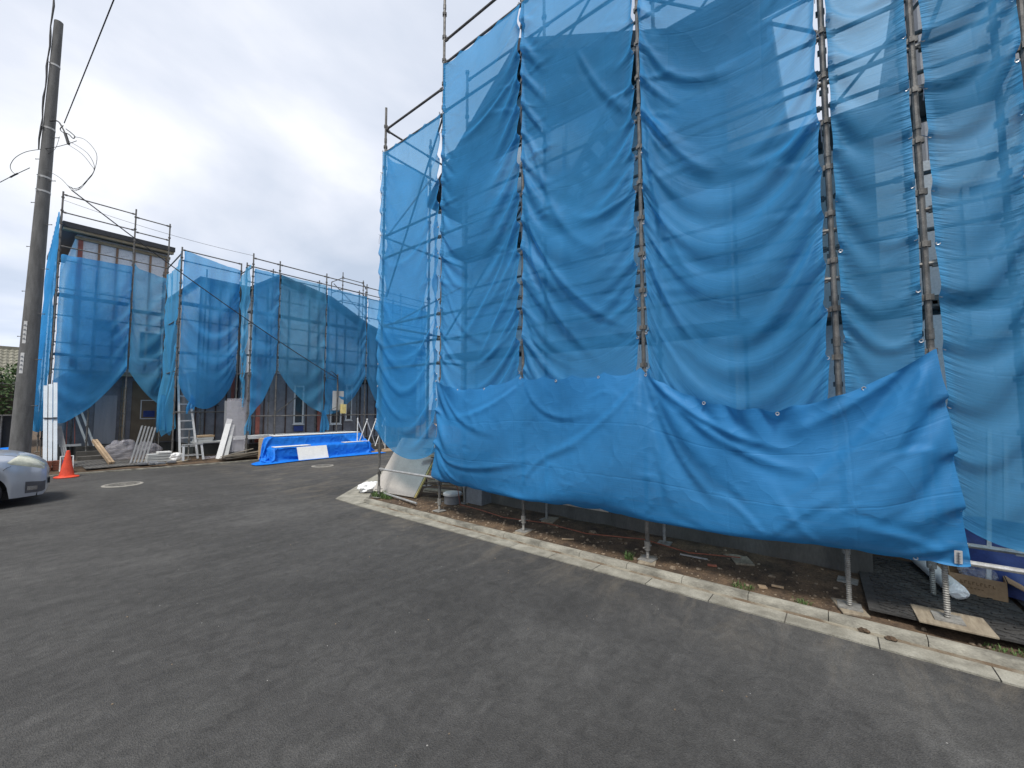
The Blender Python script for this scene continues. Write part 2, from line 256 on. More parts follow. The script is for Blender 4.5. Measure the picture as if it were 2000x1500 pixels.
M['basin'] = pm('grey_pvc', (0.23, 0.235, 0.245), (0.18, 0.185, 0.19), 9, 0.7)
M['reel'] = pm('navy_plastic', (0.03, 0.06, 0.24), (0.02, 0.04, 0.17), 9, 0.5)
M['paint'] = pm('silver_paint', (0.46, 0.49, 0.55), (0.43, 0.46, 0.52), 2, 0.30, metal=0.55, coat=0.6, fine=0.02)
M['lamp'] = pm('headlamp_lens', (0.62, 0.62, 0.50), (0.50, 0.50, 0.40), 12, 0.08, spec=0.9, coat=1.0)
M['chrome'] = pm('chrome', (0.70, 0.70, 0.72), None, 5, 0.15, metal=0.9)

# ------------------------------------------------------------------ builders
def tag(o, label=None, cat=None, group=None, kind=None):
    for k, v in (('label', label), ('category', cat), ('group', group), ('kind', kind)):
        if v: o[k] = v
    return o
def thing(name, label, cat, loc=(0, 0, 0), group=None):
    o = bpy.data.objects.new(name, None); col.objects.link(o); o.location = loc; o.empty_display_size = 0.2
    return tag(o, label, cat, group)
def origin_of(o):
    v = Vector((0, 0, 0))
    while o: v += o.location; o = o.parent
    return v
class MB:
    def __init__(s): s.v = []; s.f = []; s.m = []
    def add(s, vs, fs, mi=0):
        n = len(s.v); s.v += [tuple(v) for v in vs]; s.f += [tuple(i + n for i in f) for f in fs]; s.m += [mi] * len(fs); return s
    def box(s, c, size, rz=0.0, rx=0.0, ry=0.0, mi=0):
        h = [x / 2 for x in size]; mt = Matrix.Translation(c) @ Matrix.Rotation(rz, 4, 'Z') @ Matrix.Rotation(ry, 4, 'Y') @ Matrix.Rotation(rx, 4, 'X')
        vs = [mt @ Vector((x * h[0], y * h[1], z * h[2])) for x in (-1, 1) for y in (-1, 1) for z in (-1, 1)]
        return s.add(vs, [(0, 1, 3, 2), (4, 6, 7, 5), (0, 4, 5, 1), (2, 3, 7, 6), (0, 2, 6, 4), (1, 5, 7, 3)], mi)
    def bb(s, a, b, mi=0): return s.box([(x + y) / 2 for x, y in zip(a, b)], [abs(y - x) for x, y in zip(a, b)], mi=mi)
    def beam(s, p0, p1, w, t, up=(0, 0, 1), mi=0):
        p0 = Vector(p0); p1 = Vector(p1); d = (p1 - p0).normalized(); a = d.cross(Vector(up))
        if a.length < 1e-4: a = d.cross(Vector((1, 0, 0)))
        a.normalize(); b = a.cross(d); vs = []
        for p in (p0, p1):
            for q, r in ((-1, -1), (1, -1), (1, 1), (-1, 1)): vs.append(p + a * q * w / 2 + b * r * t / 2)
        return s.add(vs, [(0, 1, 2, 3), (7, 6, 5, 4), (0, 4, 5, 1), (1, 5, 6, 2), (2, 6, 7, 3), (3, 7, 4, 0)], mi)
    def path(s, pts, r, n=8, mi=0):
        pts = [Vector(p) for p in pts]; rs = r if isinstance(r, (list, tuple)) else [r] * len(pts); vs = []; fs = []; pa = None
        for i, p in enumerate(pts):
            d = (pts[min(i + 1, len(pts) - 1)] - pts[max(i - 1, 0)]).normalized()
            a = (pa - d * pa.dot(d)) if pa else d.cross(Vector((0, 0, 1)) if abs(d.z) < 0.9 else Vector((1, 0, 0)))
            a.normalize(); pa = a; b = d.cross(a)
            for k in range(n): t = 2 * math.pi * k / n; vs.append(p + (a * math.cos(t) + b * math.sin(t)) * rs[i])
        for i in range(len(pts) - 1):
            for k in range(n): fs.append((i * n + k, i * n + (k + 1) % n, (i + 1) * n + (k + 1) % n, (i + 1) * n + k))
        fs.append(tuple(range(n - 1, -1, -1))); fs.append(tuple((len(pts) - 1) * n + k for k in range(n)))
        return s.add(vs, fs, mi)
    def tube(s, a, b, r, n=8, mi=0): return s.path([a, b], r, n, mi)
    def lathe(s, prof, c, n=20, mi=0):
        vs = [(c[0] + r * math.cos(2 * math.pi * k / n), c[1] + r * math.sin(2 * math.pi * k / n), c[2] + z) for r, z in prof for k in range(n)]
        fs = [(i * n + k, i * n + (k + 1) % n, (i + 1) * n + (k + 1) % n, (i + 1) * n + k) for i in range(len(prof) - 1) for k in range(n)]
        fs.append(tuple(range(n - 1, -1, -1))); fs.append(tuple((len(prof) - 1) * n + k for k in range(n)))
        return s.add(vs, fs, mi)
    def prism(s, pts, off, mi=0):
        n = len(pts); off = Vector(off); vs = [Vector(p) for p in pts] + [Vector(p) + off for p in pts]
        fs = [tuple(range(n - 1, -1, -1)), tuple(range(n, 2 * n))] + [(i, (i + 1) % n, n + (i + 1) % n, n + i) for i in range(n)]
        return s.add(vs, fs, mi)
    def blob(s, c, r, sq=(1, 1, 1), amp=0.3, fr=3.0, nu=14, nv=9, mi=0):
        vs = []; fs = []
        for j in range(nv + 1):
            t = math.pi * j / nv
            for i in range(nu):
                p = 2 * math.pi * i / nu; d = Vector((math.sin(t) * math.cos(p), math.sin(t) * math.sin(p), math.cos(t)))
                k = r * (1 + amp * noise.noise(d * fr + Vector(c) * 3.1)); vs.append((c[0] + d.x * k * sq[0], c[1] + d.y * k * sq[1], max(c[2] + d.z * k * sq[2], c[2] - r * sq[2] * 0.92)))
        for j in range(nv):
            for i in range(nu): fs.append((j * nu + i, (j + 1) * nu + i, (j + 1) * nu + (i + 1) % nu, j * nu + (i + 1) % nu))
        return s.add(vs, fs, mi)
    def mesh(s, name, mats, loc, smooth=35):
        me = bpy.data.meshes.new(name); o = Vector(loc)
        me.from_pydata([Vector(v) - o for v in s.v], [], s.f)
        for m in (mats if isinstance(mats, (list, tuple)) else [mats]): me.materials.append(m)
        if any(s.m): me.polygons.foreach_set('material_index', s.m)
        bm = bmesh.new(); bm.from_mesh(me); bmesh.ops.recalc_face_normals(bm, faces=bm.faces); bm.to_mesh(me); bm.free()
        if smooth: me.shade_smooth(); me.set_sharp_from_angle(angle=R(smooth))
        return me
    def build(s, name, mats, parent=None, loc=None, smooth=35, bevel=0, label=None, cat=None, group=None, kind=None):
        if parent: base = origin_of(parent)
        elif loc is not None: base = Vector(loc)
        else:
            a = np.array(s.v); base = Vector(((a[:, 0].min() + a[:, 0].max()) / 2, (a[:, 1].min() + a[:, 1].max()) / 2, a[:, 2].min()))
        o = bpy.data.objects.new(name, s.mesh(name, mats, base, smooth)); col.objects.link(o)
        if parent: o.parent = parent
        else: o.location = base
        if bevel:
            b = o.modifiers.new('bevel', 'BEVEL'); b.width = bevel; b.segments = 2; b.limit_method = 'ANGLE'; b.angle_limit = R(40)
        return tag(o, label, cat, group, kind)
def copy_part(o, parent, loc=None):
    c = o.copy(); col.objects.link(c); c.parent = parent
    if loc is not None: c.location = loc
    return c
def copy_thing(o, loc, label, rz=0.0):
    c = o.copy(); col.objects.link(c); c.location = loc; c.rotation_euler = (0, 0, rz); c['label'] = label
    for ch in list(o.children):
        d = ch.copy(); col.objects.link(d); d.parent = c
        for g in list(ch.children):
            e = g.copy(); col.objects.link(e); e.parent = d
    return c
def struct(mb, name, mats, loc=(0, 0, 0), smooth=35): return mb.build(name, mats, loc=loc, smooth=smooth, kind='structure')

# ------------------------------------------------------------------ ground, road, kerbs
g = MB(); g.add([(-400, -400, -0.03), (400, -400, -0.03), (400, 400, -0.03), (-400, 400, -0.03)], [(0, 1, 2, 3)]); struct(g, 'ground', M['soil'])
g = MB(); g.add([(-60, -60, 0), (60, -60, 0), (60, 17.8, 0), (-60, 17.8, 0)], [(0, 1, 2, 3)]); struct(g, 'road', M['asphalt'])

def edge_x(y): return 4.56 if y < 7.2 else 4.56 + (y - 7.2) * 1.12
def lot_z(x, y):
    k = min(1, max(0, (x - 4.56) / 1.0))
    return 0.052 + 0.055 * k + 0.018 * noise.noise(Vector((x * 2.2, y * 2.2, 0))) + 0.012 * noise.noise(Vector((x * 7, y * 7, 3)))
g = MB(); rows = [-30, -8] + [-3 + 0.12 * i for i in range(107)]
offs = [0, 0.04] + [0.12 * i for i in range(1, 13)] + [2.2, 3.5, 6, 30]
for y in rows:
    for k in offs: x = edge_x(y) + k; g.v.append((x, y, lot_z(x, y)))
for i in range(len(rows) - 1):
    for j in range(len(offs) - 1): n = len(offs); g.f.append((i * n + j, i * n + j + 1, (i + 1) * n + j + 1, (i + 1) * n + j)); g.m.append(0)
struct(g, 'soil', M['soil'])
# right-hand kerb: cast gutter slabs and kerb stones of 0.6 m with open joints
def sweep(mb, a, b, prof, mi=0):
    a = Vector((*a, 0)); b = Vector((*b, 0)); d = (b - a).normalized(); nrm = Vector((-d.y, d.x, 0)); n = len(prof)
    vs = [p + nrm * o + Vector((0, 0, z)) for p in (a, b) for o, z in prof]
    fs = [tuple(range(n)), tuple(range(2 * n - 1, n - 1, -1))] + [(i, n + i, n + (i + 1) % n, (i + 1) % n) for i in range(n)]
    mb.add(vs, fs, mi)
PG = [(0.335, -0.02), (0.335, 0.012), (0.128, 0.005), (0.128, -0.02)]
PK = [(0.100, -0.02), (0.092, 0.036), (0.078, 0.058), (0.060, 0.064), (0.0, 0.064), (0.0, -0.02)]
PS = [(0.131, -0.02), (0.131, 0.0058), (0.096, 0.013), (0.096, -0.02)]
g = MB(); y = -14.0
while y < 7.1:
    j = random.uniform(-.002, .002)
    sweep(g, (4.56 + j, y + 0.003), (4.56 + j, min(y + 0.594, 7.15)), PG); sweep(g, (4.56 - j, y + 0.31), (4.56 - j, min(y + 0.904, 7.25)), PK, 1); y += 0.6
sweep(g, (4.56, -14), (4.56, 7.0), PS, 2)
# flush concrete apron that cuts the corner of the lot
g.prism([(4.232, 7.16, -0.02), (4.26, 7.93, -0.02), (6.95, 10.32, -0.02), (30, 10.32, -0.02), (30, 9.9, -0.02), (7.3, 9.9, -0.02), (5.05, 7.9, -0.02), (4.56, 7.27, -0.02), (4.43, 7.16, -0.02)], (0, 0, 0.034))
struct(g, 'kerb', [M['concrete'], M['kerb'], M['grit']], smooth=30)
# far side: flush edging and the unfinished plots behind it
KL = [(-40, 17.9), (1.3, 16.5), (4.2, 16.02), (6.0, 15.88), (40, 15.88)]
g = MB()
for a, b in zip(KL[:-1], KL[1:]): g.prism([(*a, -0.02), (*b, -0.02), (b[0], b[1] + 0.14, -0.02), (a[0], a[1] + 0.14, -0.02)], (0, 0, 0.05))
struct(g, 'edging', M['kerb'])
g = MB(); xs = [-40, -10] + [-3 + 0.3 * i for i in range(60)] + [20, 40]; dys = [0.14, 0.3, 0.5, 0.8, 1.1, 1.4, 1.8, 2.2, 2.6, 3, 3.6, 4.4, 5.2, 7, 60]
def ky(x):
    for a, b in zip(KL[:-1], KL[1:]):
        if x <= b[0]: return a[1] + (b[1] - a[1]) * (x - a[0]) / (b[0] - a[0])
    return 15.88
for x in xs:
    for d in dys: g.v.append((x, ky(x) + d, 0.03 + min(d, 1) * 0.07 + (0.02 * noise.noise(Vector((x * 1.5, d * 1.5, 9))) if d > 0.14 else 0)))
n = len(dys)
for i in range(len(xs) - 1):
    for j in range(n - 1): g.f.append((i * n + j, (i + 1) * n + j, (i + 1) * n + j + 1, i * n + j + 1)); g.m.append(0)
struct(g, 'building_plot', M['soil'])

# ------------------------------------------------------------------ hanging sheets: a small cloth solver
def solve(X, w, Ru, Rv, steps, iters, push, seed, collide=None, kb=0.08, damp=0.955, g=0.0032, diag=None):
    rng = np.random.RandomState(seed); X = X.astype(np.float32); P = X.copy(); w = w.astype(np.float32)[None]
    Ru = Ru.astype(np.float32); Rv = Rv.astype(np.float32)
    Rd = np.sqrt(Ru[:, :-1] ** 2 + Rv[:-1, :] ** 2); D1, D2 = diag if diag else (Rd, Rd); Ru2 = Ru[:-1] + Ru[1:]; Rv2 = Rv[:, :-1] + Rv[:, 1:]
    def gs(a, b, rest, k=1.0):
        d = X[b] - X[a]; l = np.sqrt((d * d).sum(0)) + 1e-7; wa = w[a]; wb = w[b]
        c = (d * ((l - rest) / l * k)[None]) / np.maximum(wa + wb, 1e-6); X[a] += c * wa; X[b] -= c * wb
    A = slice(None)
    def gu(p): a = (A, slice(p, -1, 2), A); b = (A, slice(p + 1, None, 2), A); return a, b, Ru[p::2]
    def gv(p): a = (A, A, slice(p, -1, 2)); b = (A, A, slice(p + 1, None, 2)); return a, b, Rv[:, p::2]
    def jac(a, b, rest, k):
        d = X[b] - X[a]; l = np.sqrt((d * d).sum(0)) + 1e-7; c = d * ((l - rest) / l * k)[None]
        X[a] += c * w[a]; X[b] -= c * w[b]
    G = [gu(0), gu(1), gv(0), gv(1)]
    J = [((A, slice(0, -1), slice(0, -1)), (A, slice(1, None), slice(1, None)), D1, 0.22), ((A, slice(1, None), slice(0, -1)), (A, slice(0, -1), slice(1, None)), D2, 0.22),
         ((A, slice(0, -2), A), (A, slice(2, None), A), Ru2, kb), ((A, A, slice(0, -2)), (A, A, slice(2, None)), Rv2, kb)]
    for s in range(steps):
        V = (X - P) * (damp if s < steps * 0.75 else damp * 0.9); P = X.copy(); X = X + V * w
        X[2] -= g * w[0]; X += push * w
        for it in range(iters):
            for a, b, r in G: gs(a, b, r)
            if it % 2 == 0:
                for q in J: jac(*q)
        if collide: collide(X)
    return X
SHEETS = []
# the main tension folds of the near sheets: (start, middle, end) in metres on the scaffold face, height, half width
FOLDS = {}
FOLDS['band'] = [((1.70, 2.24), (1.34, 1.36), (0.90, 0.84), 0.050, 0.050), ((1.70, 2.24), (1.50, 1.23), (1.35, 0.64), 0.035, 0.050), ((1.69, 2.24), (0.97, 1.65), (0.28, 1.43), 0.050, 0.050), ((1.68, 2.24), (0.88, 1.49), (-0.01, 1.22), 0.040, 0.060), ((1.73, 2.20), (2.24, 1.62), (3.00, 1.18), 0.045, 0.050), ((1.74, 2.20), (2.02, 1.19), (2.19, 0.62), 0.025, 0.050), ((-0.58, 2.31), (-0.22, 1.94), (0.35, 1.57), 0.050, 0.050), ((-0.58, 2.30), (-0.20, 1.59), (0.29, 1.05), 0.050, 0.050), ((-0.59, 2.27), (-0.39, 1.47), (-0.20, 0.72), 0.030, 0.050), ((-0.63, 1.49), (-0.36, 1.43), (-0.01, 1.09), 0.025, 0.040), ((5.20, 2.22), (4.72, 1.72), (3.80, 1.43), 0.035, 0.050), ((5.18, 1.11), (4.31, 0.93), (3.17, 1.17), 0.030, 0.050), ((5.18, 1.03), (4.42, 0.61), (3.71, 0.66), 0.030, 0.040), ((3.46, 2.23), (4.11, 1.80), (4.89, 1.68), 0.030, 0.050), ((3.44, 2.21), (3.00, 1.74), (2.24, 1.81), 0.030, 0.050), ((3.45, 0.65), (3.17, 1.10), (2.39, 1.42), 0.030, 0.050), ((1.70, 0.64), (1.57, 0.89), (1.68, 1.22), 0.030, 0.040), ((0.55, 0.63), (0.76, 0.84), (0.99, 0.96), 0.030, 0.040), ((0.55, 0.60), (0.22, 0.92), (-0.01, 1.13), 0.030, 0.040), ((-0.65, 0.67), (-0.39, 0.80), (-0.00, 0.86), 0.030, 0.050), ((0.01, 0.55), (0.30, 0.81), (0.53, 1.16), 0.025, 0.040)]
FOLDS['P0'] = [((5.35, 5.25), (6.18, 4.70), (6.98, 4.68), 0.030, 0.070), ((5.33, 3.59), (5.99, 2.83), (6.91, 2.81), 0.030, 0.070), ((6.91, 2.81), (6.27, 1.90), (5.34, 1.63), 0.030, 0.060)]
FOLDS['P1'] = [((3.56, 4.86), (4.12, 3.72), (5.03, 2.75), 0.040, 0.060), ((3.55, 4.23), (4.01, 3.22), (4.55, 2.46), 0.030, 0.050), ((3.55, 7.10), (4.24, 6.53), (5.08, 6.45), 0.035, 0.060), ((3.53, 3.30), (4.11, 2.67), (5.03, 2.32), 0.030, 0.050), ((5.20, 3.92), (4.79, 3.16), (4.11, 2.83), 0.020, 0.060)]
FOLDS['P2'] = [((3.44, 4.66), (2.74, 3.46), (1.80, 2.72), 0.045, 0.060), ((3.44, 4.58), (2.98, 3.22), (2.17, 2.31), 0.040, 0.060), ((3.43, 5.99), (2.89, 4.49), (2.21, 3.82), 0.025, 0.070), ((1.77, 4.73), (2.20, 4.28), (2.65, 4.42), 0.025, 0.060), ((3.42, 2.91), (2.99, 2.51), (2.24, 2.19), 0.030, 0.050), ((2.62, 6.81), (2.18, 5.91), (1.75, 5.50), 0.030, 0.060)]
FOLDS['P3'] = [((1.66, 5.42), (1.25, 4.71), (0.89, 4.39), 0.050, 0.070), ((-0.00, 4.80), (0.25, 4.36), (0.79, 4.34), 0.040, 0.070), ((1.64, 5.32), (1.50, 4.07), (1.08, 3.14), 0.040, 0.070), ((1.68, 3.69), (1.41, 2.97), (1.05, 2.36), 0.040, 0.060), ((0.01, 3.71), (0.26, 2.98), (0.76, 2.39), 0.045, 0.070), ((0.04, 2.80), (0.28, 2.35), (0.77, 2.02), 0.035, 0.060), ((1.69, 2.41), (1.37, 2.04), (0.87, 1.86), 0.030, 0.050), ((1.62, 6.22), (1.23, 5.62), (0.66, 5.48), 0.030, 0.070)]
def add_folds(X, key, w, k=1.0):
    if key not in FOLDS: return
    out = np.zeros_like(X[0])
    for a, m, b, am, wd in FOLDS[key]:
        best = np.full(X[0].shape, 9.0); side = np.zeros_like(best); tt = np.zeros_like(best); P = []
        for i in range(13): t = i / 12; P.append(((1 - t) ** 2 * a[0] + 2 * t * (1 - t) * (2 * m[0] - (a[0] + b[0]) / 2) + t * t * b[0], (1 - t) ** 2 * a[1] + 2 * t * (1 - t) * (2 * m[1] - (a[1] + b[1]) / 2) + t * t * b[1]))
        for i in range(12):
            (y0, z0), (y1, z1) = P[i], P[i + 1]; dy, dz = y1 - y0, z1 - z0; l2 = dy * dy + dz * dz + 1e-9
            q = np.clip(((X[1] - y0) * dy + (X[2] - z0) * dz) / l2, 0, 1); ey, ez = X[1] - y0 - q * dy, X[2] - z0 - q * dz; d = np.sqrt(ey * ey + ez * ez)
            nb = d < best; best = np.where(nb, d, best); side = np.where(nb, np.sign(dy * ez - dz * ey), side); tt = np.where(nb, (i + q) / 12, tt)
        wl = wd * (0.45 + 1.1 * tt); wl = wl * .8; env = np.minimum(tt / .12, 1) * np.clip((1 - tt) / .35, 0, 1) ** .7; s_ = best / wl * side
        out += am * env * (np.exp(-np.abs(s_) ** 1.15) - .45 * np.exp(-(s_ - 1.5) ** 2))
    X[0] -= out * k * (w > 0)
def make_sheet(name, X, UVu, UVv, hem, mat, sub=1, loc=None, edge=None):
    _, m, n = X.shape; v = X.reshape(3, -1).T; me = bpy.data.meshes.new(name)
    base = Vector(loc) if loc else Vector((float(v[:, 0].mean()), float(v[:, 1].mean()), float(v[:, 2].min())))
    idx = np.arange(m * n).reshape(m, n); q = np.stack([idx[:-1, :-1], idx[1:, :-1], idx[1:, 1:], idx[:-1, 1:]], -1).reshape(-1, 4)
    me.from_pydata((v - np.array(base)[None]).tolist(), [], q.tolist())
    uv = me.uv_layers.new(name='UVMap'); fu = UVu.reshape(-1)[q.reshape(-1)]; fv = UVv.reshape(-1)[q.reshape(-1)]
    uv.data.foreach_set('uv', np.stack([fu, fv], -1).astype(np.float32).reshape(-1))
    at = me.attributes.new('hem', 'FLOAT', 'POINT'); at.data.foreach_set('value', hem.reshape(-1).astype(np.float32))
    at = me.attributes.new('edge', 'FLOAT', 'POINT'); at.data.foreach_set('value', (hem * 0 if edge is None else edge).reshape(-1).astype(np.float32))
    me.materials.append(mat); me.shade_smooth()
    o = bpy.data.objects.new(name, me); col.objects.link(o); o.location = base
    if sub: s = o.modifiers.new('subdivision', 'SUBSURF'); s.levels = sub; s.render_levels = sub
    return o
# shared small fittings
def ring_mesh(r, t, ax):
    mb = MB(); pts = []
    for k in range(13):
        a = 2 * math.pi * k / 12; pts.append((0, r * math.cos(a), r * math.sin(a)) if ax == 'x' else (r * math.cos(a), 0, r * math.sin(a)))
    mb.path(pts, t, 5); return mb.mesh('eyelet', M['eyelet'], (0, 0, 0), 60)
EYE = {'x': ring_mesh(0.013, 0.005, 'x'), 'y': ring_mesh(0.02, 0.007, 'y')}
def panel(label, A0, B0, A1, B1, top, bot, nu, nv, mat, nrm, su=1.035, sv=1.012, every=0.45, push=0.0, steps=150, iters=5, seed=1, lbot=None, rbot=None, topsag=0.0, group=None, axis=None, sub=1, curve=0.0, pins_bot=(), name='mesh_sheet', amp=0.035, hemw=0.05, clamp=None, shear=0.0, g=0.0016, folds=None, front=None):
    """A sheet tied by its eyelets to two posts. A/B are the left and right edges at the top (0) and bottom (1);
    top(u) and bot(u) give the heights of the upper and lower edge."""
    rng = np.random.RandomState(seed)
    u = np.linspace(0, 1, nu + 1); t = np.linspace(0, 1, nv + 1); U, T = np.meshgrid(u, t, indexing='ij')
    zt = np.array([top(a) for a in u]); zb = np.array([bot(a) for a in u])
    Z = zt[:, None] + (zb - zt)[:, None] * T
    X = np.zeros((3, nu + 1, nv + 1))
    for k in range(2): X[k] = (A0[k] + (A1[k] - A0[k]) * T) * (1 - U) + (B0[k] + (B1[k] - B0[k]) * T) * U
    X[2] = Z
    sl = 1 + (su - 1) * (0.55 + 0.9 * np.clip(np.sin(T * rng.uniform(3, 8) + rng.rand() * 6) * .5 + .5 + rng.uniform(-.2, .2), 0, 1))
    Ru = np.sqrt(((X[:, 1:] - X[:, :-1]) ** 2).sum(0)) * sl[:-1]; Rv = np.abs(Z[:, 1:] - Z[:, :-1]) * sv
    sm = (su + sv) / 2; D1 = np.sqrt(((X[:, 1:, 1:] - X[:, :-1, :-1]) ** 2).sum(0)).astype(np.float32) * sm; D2 = np.sqrt(((X[:, 1:, :-1] - X[:, :-1, 1:]) ** 2).sum(0)).astype(np.float32) * sm
    X[2] += shear * (U - .5) * np.minimum(T * 8, 1)        # one edge is tied lower than the other
    nz = np.zeros((nu + 1, nv + 1)); ph = rng.rand(8) * 6.28; wd = abs(B0[0] - A0[0]) + abs(B0[1] - A0[1]); ht = float((zt - zb).mean())
    for i in range(8): nz += np.sin(U * rng.uniform(2, 9) + T * ht * rng.uniform(-3.5, 3.5) + ph[i]) / 8
    env = np.sin(np.pi * U) ** 0.7
    w = np.ones((nu + 1, nv + 1)); pins = []
    for e, lim in ((0, lbot), (nu, rbot)):
        zl = Z[e]; z0 = zl[0]; zend = zl[-1] if lim is None else lim; k = max(1, int(round((z0 - zend) / every)))
        for i in range(k + 1):
            j = int(np.argmin(np.abs(zl - (z0 - (z0 - zend) * i / k)))); w[e, j] = 0; pins.append((e, j)); X[2, e, j] += rng.uniform(-.018, .018) * (0 < i < k)
    for i in range(0, nu + 1, max(1, int(round(0.45 / max(wd, .1) * nu)))): w[i, 0] = 0
    w[nu, 0] = 0
    for a in pins_bot: w[int(round(a * nu)), nv] = 0
    n = np.array(nrm)
    for k in range(3): X[k] += n[k] * env * (nz * amp + amp * 0.6) * (w > 0)
    pinX = X.copy(); X[2] -= env * topsag * np.minimum(T * 6, 1) * (w > 0)
    pu = np.zeros((3, nu + 1, nv + 1), np.float32); wind = np.sin(U * 3.1 + T * ht * 1.1 + ph[0]) * 0.5 + np.sin(T * ht * 1.9 - U * 2 + ph[1]) * 0.5
    for k in range(3): pu[k] = n[k] * (push + 0.00022 * wind)
    plane = A0[0] * n[0] + A0[1] * n[1]
    inx_ = np.array((B0[0] - A0[0], B0[1] - A0[1])); inx_ = inx_ / np.linalg.norm(inx_); lat0 = [X[0, e] * inx_[0] + X[1, e] * inx_[1] for e in (0, nu)]
    def coll(Y):
        lt = Y[0] * inx_[0] + Y[1] * inx_[1]                     # the cloth stays between its two posts
        dl = (np.minimum(lt - lat0[0][None], 0) + np.maximum(lt - lat0[1][None], 0)) * (w > 0); Y[0] -= dl * inx_[0]; Y[1] -= dl * inx_[1]
        if clamp is None: return
        dist = Y[0] * n[0] + Y[1] * n[1] - plane; pen = np.minimum(dist + clamp, 0)
        if front: pen = pen + np.maximum(dist - np.where(Y[2] < 2.75, front, 9), 0)
        pen = pen * (w > 0); Y[0] -= n[0] * pen; Y[1] -= n[1] * pen
    X = solve(X, w, Ru, Rv, steps, iters, pu, seed, coll, g=g, diag=(D1, D2))
    if folds:
        rg = np.random.RandomState(seed + 5)
        for e, j in pins:                              # short gathers that run from every lacing point into the sheet
            for q in range(2):
                y0, z0 = float(X[1, e, j]), float(X[2, e, j]); sg = -1 if e == 0 else 1; ln = rg.uniform(.25, .7); a = rg.uniform(-.5, 1.3)
                FOLDS.setdefault('fine' + folds, []).append(((y0, z0), (y0 + sg * ln * .5 * math.cos(a), z0 - ln * .5 * math.sin(a) - .02), (y0 + sg * ln * math.cos(a), z0 - ln * math.sin(a) - .06), rg.uniform(.008, .02), rg.uniform(.025, .04)))
        en = np.clip(np.minimum(U, 1 - U) * wd / .10, 0, 1) * np.clip((X[2] - 2.2) / .6, 0.15, 1)
        add_folds(X, 'fine' + folds, w, en); add_folds(X, folds, w, en * 1.0)
    uu = U * wd; hem = np.clip(1 - np.minimum(U, 1 - U) * wd / hemw, 0, 1) ** 0.3 * (np.minimum(U, 1 - U) * wd < hemw)
    o = make_sheet(name, X, uu + seed * 1.7, T * ht, hem, mat, sub, edge=np.clip(1 - np.minimum(U, 1 - U) * wd / .16, 0, 1))
    tag(o, label, 'construction sheet', group)
    if axis:
        inx = np.array((B0[0] - A0[0], B0[1] - A0[1])); inx = inx / np.linalg.norm(inx)
        for e, j in pins:
            p = X[:, e, j]; q = p[:2] + inx * (0.02 if e == 0 else -0.02) + n[:2] * 0.006
            c = bpy.data.objects.new('eyelet', EYE[axis]); col.objects.link(c); c.parent = o; c.location = (q[0] - o.location.x, q[1] - o.location.y, p[2] - o.location.z)
        for e, j in random.sample(pins, min(7, len(pins))):
            p = X[:, e, j]; s = -1 if e == 0 else 1; mb = MB(); q = Vector((p[0], p[1], p[2])); dd = Vector((inx[0] * s, inx[1] * s, 0)); nn = Vector(n)
            ln = random.uniform(0.04, 0.28); sw = random.uniform(-.03, .03)
            mb.path([q - dd * .02, q + nn * .012, q + dd * .03 + nn * .02 + Vector((0, 0, .02))], 0.0035, 5)
            mb.path([q + nn * .012, q + nn * .025 + dd * sw * .5 - Vector((0, 0, ln * .5)), q + nn * .015 + dd * sw - Vector((0, 0, ln))], 0.003, 5)
            mb.build('tie_cord', M['cord'], o)
    SHEETS.append(o)
    return o, X, pins

# ------------------------------------------------------------------ the big scaffold on the right
FX, IX = 4.74, 5.34                                   # outer and inner row of posts
PY = [7.16, 5.36, 3.56, 1.76, -0.04, -0.64, -1.24, -3.04]
S1 = thing('scaffold', 'large steel pipe scaffold with jack bases round the right-hand house behind the blue sheets', 'scaffold', (FX, 2.0, 0.1))
def post_mb(x, y, z0, z1, r=0.0243, pitch=0.45, n=10, pocket=0.013, zoff=0.0):
    mb = MB(); mb.tube((x, y, z0), (x, y, z1), r, n); z = z0 + 0.3 + zoff
    while z < z1 - 0.02:                              # wedge pockets on four sides, a spigot joint every 1.8 m
        for dx, dy in ((1, 0), (-1, 0), (0, 1), (0, -1)): mb.box((x + dx * (r + pocket * .4), y + dy * (r + pocket * .4), z), (pocket * 1.2 if dx else r * 1.3, pocket * 1.6 if dy else r * 1.3, 0.05))
        z += pitch
    z = z0 + 1.75
    while z < z1 - .3: mb.tube((x, y, z), (x, y, z + 0.09), r * 1.18, n); z += 1.8
    return mb
def jack(parent, x, y, gz, z1, long=False):
    mb = MB(); k = 0; z = gz + 0.012; pts = []; rad = []
    while z < z1: pts.append((x, y, z)); rad.append(0.0215 if k % 2 else 0.0155); z += 0.009; k += 1
    mb.path(pts, rad, 10); j = mb.build('jack_base', M['jack'], parent, smooth=60)
    mb = MB(); rz = random.uniform(-.15, .15); s = .16 if not long else .17
    mb.box((x, y, gz + 0.006), (s, s, 0.01), rz); mb.build('base_plate', M['jack'], j)
    mb = MB(); mb.tube((x, y, z1 - 0.07), (x, y, z1 + 0.03), 0.034, 8); mb.tube((x - .075, y + .02, z1 - 0.03), (x + .07, y - .02, z1 - 0.03), 0.008, 6); mb.build('jack_nut', M['jack'], j)
tops = {7.16: 8.15, 5.36: 9.7}
for i, y in enumerate(PY):
    th = -.7 < y < 0; post_mb(FX, y, 0.64 if th else 0.24, tops.get(y, 9.7)).build('post', M['steel'], S1)
    jack(S1, FX, y, lot_z(FX, y) + (0.098 if -1 < y < -.3 else 0.03 if -2 < y < -.3 else 0.012), 0.66 if th else 0.25, True)
    if i != 0:
        post_mb(IX, y, 0.42, 9.3 if y < 5 else 8.4).build('post', M['darksteel'], S1); jack(S1, IX, y, lot_z(IX, y), 0.44)
